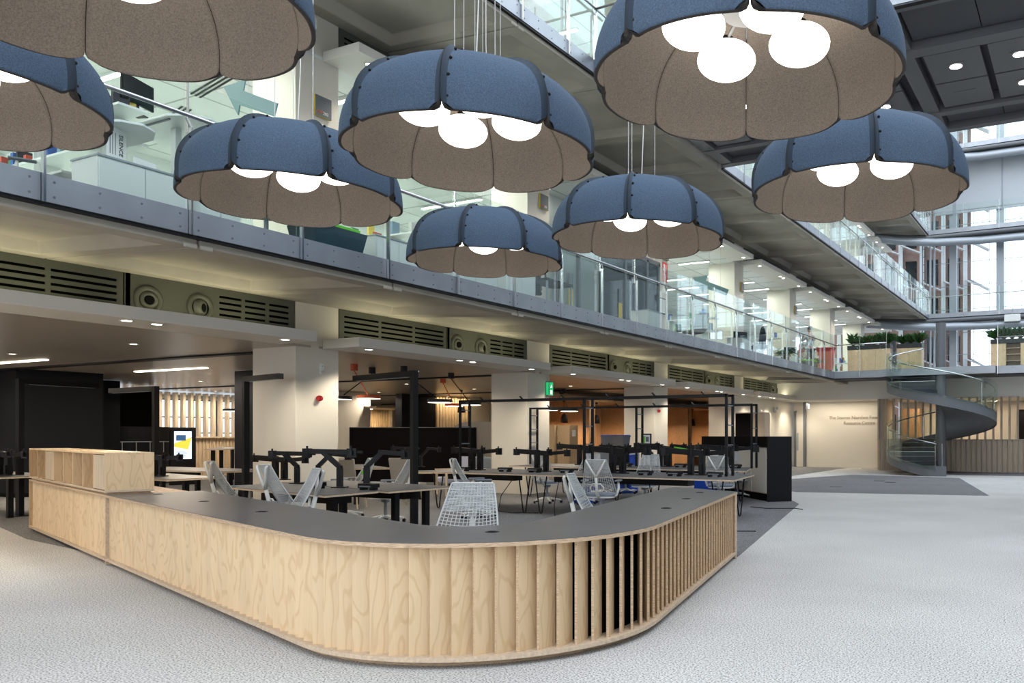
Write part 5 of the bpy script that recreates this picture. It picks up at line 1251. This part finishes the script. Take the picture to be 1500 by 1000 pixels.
# ------------------------------------------------------------------ far end: glazing, upper bridges, town outside
YE = 55.0
m = MB(); 
for z0, z1 in ((4.0,26),): m.box(-12.2,10,YE,YE+.03,z0,z1)
struct('window_2', m, 'glassb')
m = MB()
for x in (-9.2,-8.95): m.box(x-.05,x+.05,YE-.3,YE-.1,3.9,26)
for x in (-7.75,-4.95,-2.1,.8,3.7,6.6): m.box(x-.22,x+.22,YE-.5,YE-.05,3.9,26)
x = -8.4
while x < 9.5: m.box(x-.012,x+.012,YE-.04,YE+.04,3.9,26); x += .93
for z in (5.3,6.6,8.0,9.5,11.0,12.5,14.9,16.4,17.9,19.9,21.5,23.0): m.box(-9,10,YE-.03,YE+.04,z-.012,z+.012)
struct('window_frame', m, 'greyl')
for lv in (2,3,4):
    struct('floor', MB().box(-9.0,10,53.15,54.4,ZB[lv]+.05,ZF[lv]), 'greyl')
    balustrade(lv, (-9.0,53.1), (9.6,53.1), 9, 'glass balustrade of the end walkway at %s gallery height' % LEVN[lv], detail=False)
    t = thing('tubular_beam', 'pair of curved grey steel tubes under the end walkway at %s gallery height' % LEVN[lv], 'beam', (0,0,ZB[lv]))
    MB().tube([(-12.0,49.5,-.6),(-10.6,51.2,-.62),(-8.5,52.6,-.62),(-6,53.2,-.62),(10,53.6,-.62)],.24,12).build('lower_tube','greyl',t,smooth=True)
    MB().tube([(-12.0,50.6,-.25),(-9.0,52.9,-.2),(10,53.4,-.2)],.12,10).build('upper_tube','greyp',t,smooth=True)
    MB().box(-9,10,54.0,54.3,-.25,.05).build('steel_beam','greyp',t)
# roller blinds between third and fourth galleries
for k, x in enumerate((-8.8,-7.55,-4.75,-1.9,1.0,3.9)):
    w = (1.05,2.7,2.7,2.8,2.8,5.5)[k]; t = thing('roller_blind', '%s lowered grey roller blind from the left at the end windows' % ORD[k], 'blind', (x,YE-.62,14.9), 0, 'lowered roller blinds'); MB().box(0,w,0,.015,.6,4.0).build('fabric','blind',t); MB().box(0,w,-.02,.03,.57,.62).build('bottom_bar','greyl',t)
t = thing('heater_box', 'small white box unit under the end walkway', 'box', (-4.1,52.9,8.25)); MB().box(-.45,.45,-.2,.2,0,.42).build('casing','whitec',t,bevel=.02); MB().tube([(0,0,.4),(0,0,.9)],.02,6).build('hanger','greyl',t)
# ladder-like duct beside the glazing
t = thing('cable_ladder', 'vertical grey cable ladder at the left edge of the end windows', 'cable ladder', (-9.4,53.9,4))
for sx in (-.12,.12): MB().box(sx-.02,sx+.02,-.03,.03,0,15).build('rail','greyp',t)
m = MB()
for k in range(30): m.box(-.12,.12,-.015,.015,.3+.5*k,.34+.5*k)
m.build('rungs','greyp',t)
# building outside
t = thing('brick_building', 'brick office block with white slanted fins outside the end windows', 'building', (-11.5,66,0), .12)
MB().box(-9,3.4,0,9,-1,42).build('brick_wall','brick',t)
for x in (-6.6,-5.0,-3.4,-1.8,-.2,1.4,3.0):
    MB().box(x-.16,x+.16,-.35,0,-1,42).build('white_pier','stone',t)
    for fl in range(1, 13):
        if x < 2.9: MB().box(x+.35,x+1.2,-.04,0,fl*3.0-1.9,fl*3.0+.1).build('window_pane','screen',t)
for fl in range(1, 14):
    z = fl*3.0-2.6; m = MB(); x = -6.6
    while x < 3.6: m.beam((x,-.5,z+.9),(x+1.5,-.5,z+.2),.5,.07); x += 1.6
    m.build('sunshade_fins','stone',t)
    MB().beam((3.4,-.2,z+.9),(4.7,-.2,z+.1),.9,.07).build('corner_fin','stone',t)
struct('ground_outside', MB().box(-60,60,56,120,-1.2,-1), 'stone')
# ------------------------------------------------------------------ light
w = bpy.data.worlds.new('world'); sc.world = w; w.use_nodes = True; wt = w.node_tree
bg = wt.nodes['Background']; tc = wt.nodes.new('ShaderNodeTexCoord'); sep = wt.nodes.new('ShaderNodeSeparateXYZ'); rp = wt.nodes.new('ShaderNodeValToRGB')
rp.color_ramp.elements[0].color = (.92,.95,1.0,1); rp.color_ramp.elements[1].color = (.76,.86,1.0,1); rp.color_ramp.elements[0].position = 0
wt.links.new(tc.outputs['Generated'], sep.inputs[0]); wt.links.new(sep.outputs[2], rp.inputs[0]); wt.links.new(rp.outputs[0], bg.inputs[0]); bg.inputs[1].default_value = 2.1
# ground floor office lamps, plus added glow strips on the ceiling
def ceil_spot(x, y, p):
    m = MB(); m.mt(0).lathe([(.08,-.006),(.08,0),(.05,0)], n=16, cap=False); m.mt(1).lathe([(0,-.002),(.05,-.002)], n=16, cap=False); o = m.build('downlight', ['whitec','ledw']); o.location = (x,y,2.96)
    tag(o, 'small round downlight in the metal ceiling of the ground floor office', 'downlight', 'round downlights of the ground floor office ceiling')
    spot('office_downlight', (x,y,2.93), p, (1,.86,.68), 165, .4, r=.08)
for k in range(-1, 4):
    yb = BAY0+6.5*k
    for x in (-14.4,-18.2,-22.5,-27.0):
        for dy in (-4.4,-1.4): ceil_spot(x, yb+dy, 88)
for x, y in ((-20.2,9.2),(-19.2,11.9)):
    o = MB().box(x-1.3,x+1.3,y-.06,y+.06,2.945,2.96).build('ceiling_light', 'ledw'); tag(o, ['long warm ceiling light at the far left edge','long warm ceiling light beyond the charcoal pillar'][y > 10], 'ceiling light')  # glowing strips added to imitate blurred reflections in the metal ceiling
    area('office_glow', (x,y,2.93), 2.6, .12, 60, (1,.84,.64))  # added lamp under each glow strip
area('slat_wash', (-27.2,18,2.9), .3, 4.5, 60, (1,.86,.66))
for k in range(-1, 5):
    yb = BAY0+6.5*k
    for q in (.08,.52,.93): spot('ledge_downlight', (-11.55, yb-5.95+5.64*q, 2.93), 110, (1,.90,.74), 125, .7)
    for q in (.25,.75): area('ledge_uplight', (-11.85, yb-5.95+5.64*q, 3.15), .12, 2.2, 7, (1,.93,.62), (PI,0,0))
for k in range(-1, 7):
    yb = BAY0+6.5*k
    for q in (.1,.9): spot('ledge_downlight', (-11.55, yb-5.95+5.64*q, 8.03), 60, (1,.93,.80), 105, .7)
    if k > 1: 
        spot('ledge_downlight', (-11.55, yb-3, 13.3), 80, (1,.95,.85), 110, .7)
for y in (42.6,44.0,45.8): spot('wall_washer', (-11.95,y,8.0), 60, (1,.9,.75), 55, .6)
area('text_wall_light', (-10,35.2,2.9), 3.0, .2, 38, (1,.88,.70))
area('slat_room_light', (-3.5,36.0,2.85), 7, .3, 90, (1,.80,.58))
area('alcove_light', (-23.2,22.0,2.35), .4, .8, 26, (1,.80,.50))
area('batten_light', (-21.9,24.6,2.9), .2, 1.8, 24, (1,.80,.50))
# daylight through the glass roof
area('roof_daylight', (1.0,18,25.5), 17, 60, 2900, (.84,.91,1.0))
# ------------------------------------------------------------------ render settings
sc.view_settings.view_transform = 'Standard'; sc.view_settings.look = 'None'; sc.view_settings.gamma = 1; sc.view_settings.exposure = .27
sc.view_settings.use_curve_mapping = False
cy = sc.cycles; cy.max_bounces = 7; cy.diffuse_bounces = 3; cy.glossy_bounces = 3; cy.transparent_max_bounces = 24; cy.transmission_bounces = 3
cy.use_denoising = True; cy.sample_clamp_indirect = 6; cy.caustics_reflective = False; cy.caustics_refractive = False
for o in bpy.data.objects:
    if o.type == 'LIGHT' and o.data.type == 'AREA': o.data.use_shadow = True
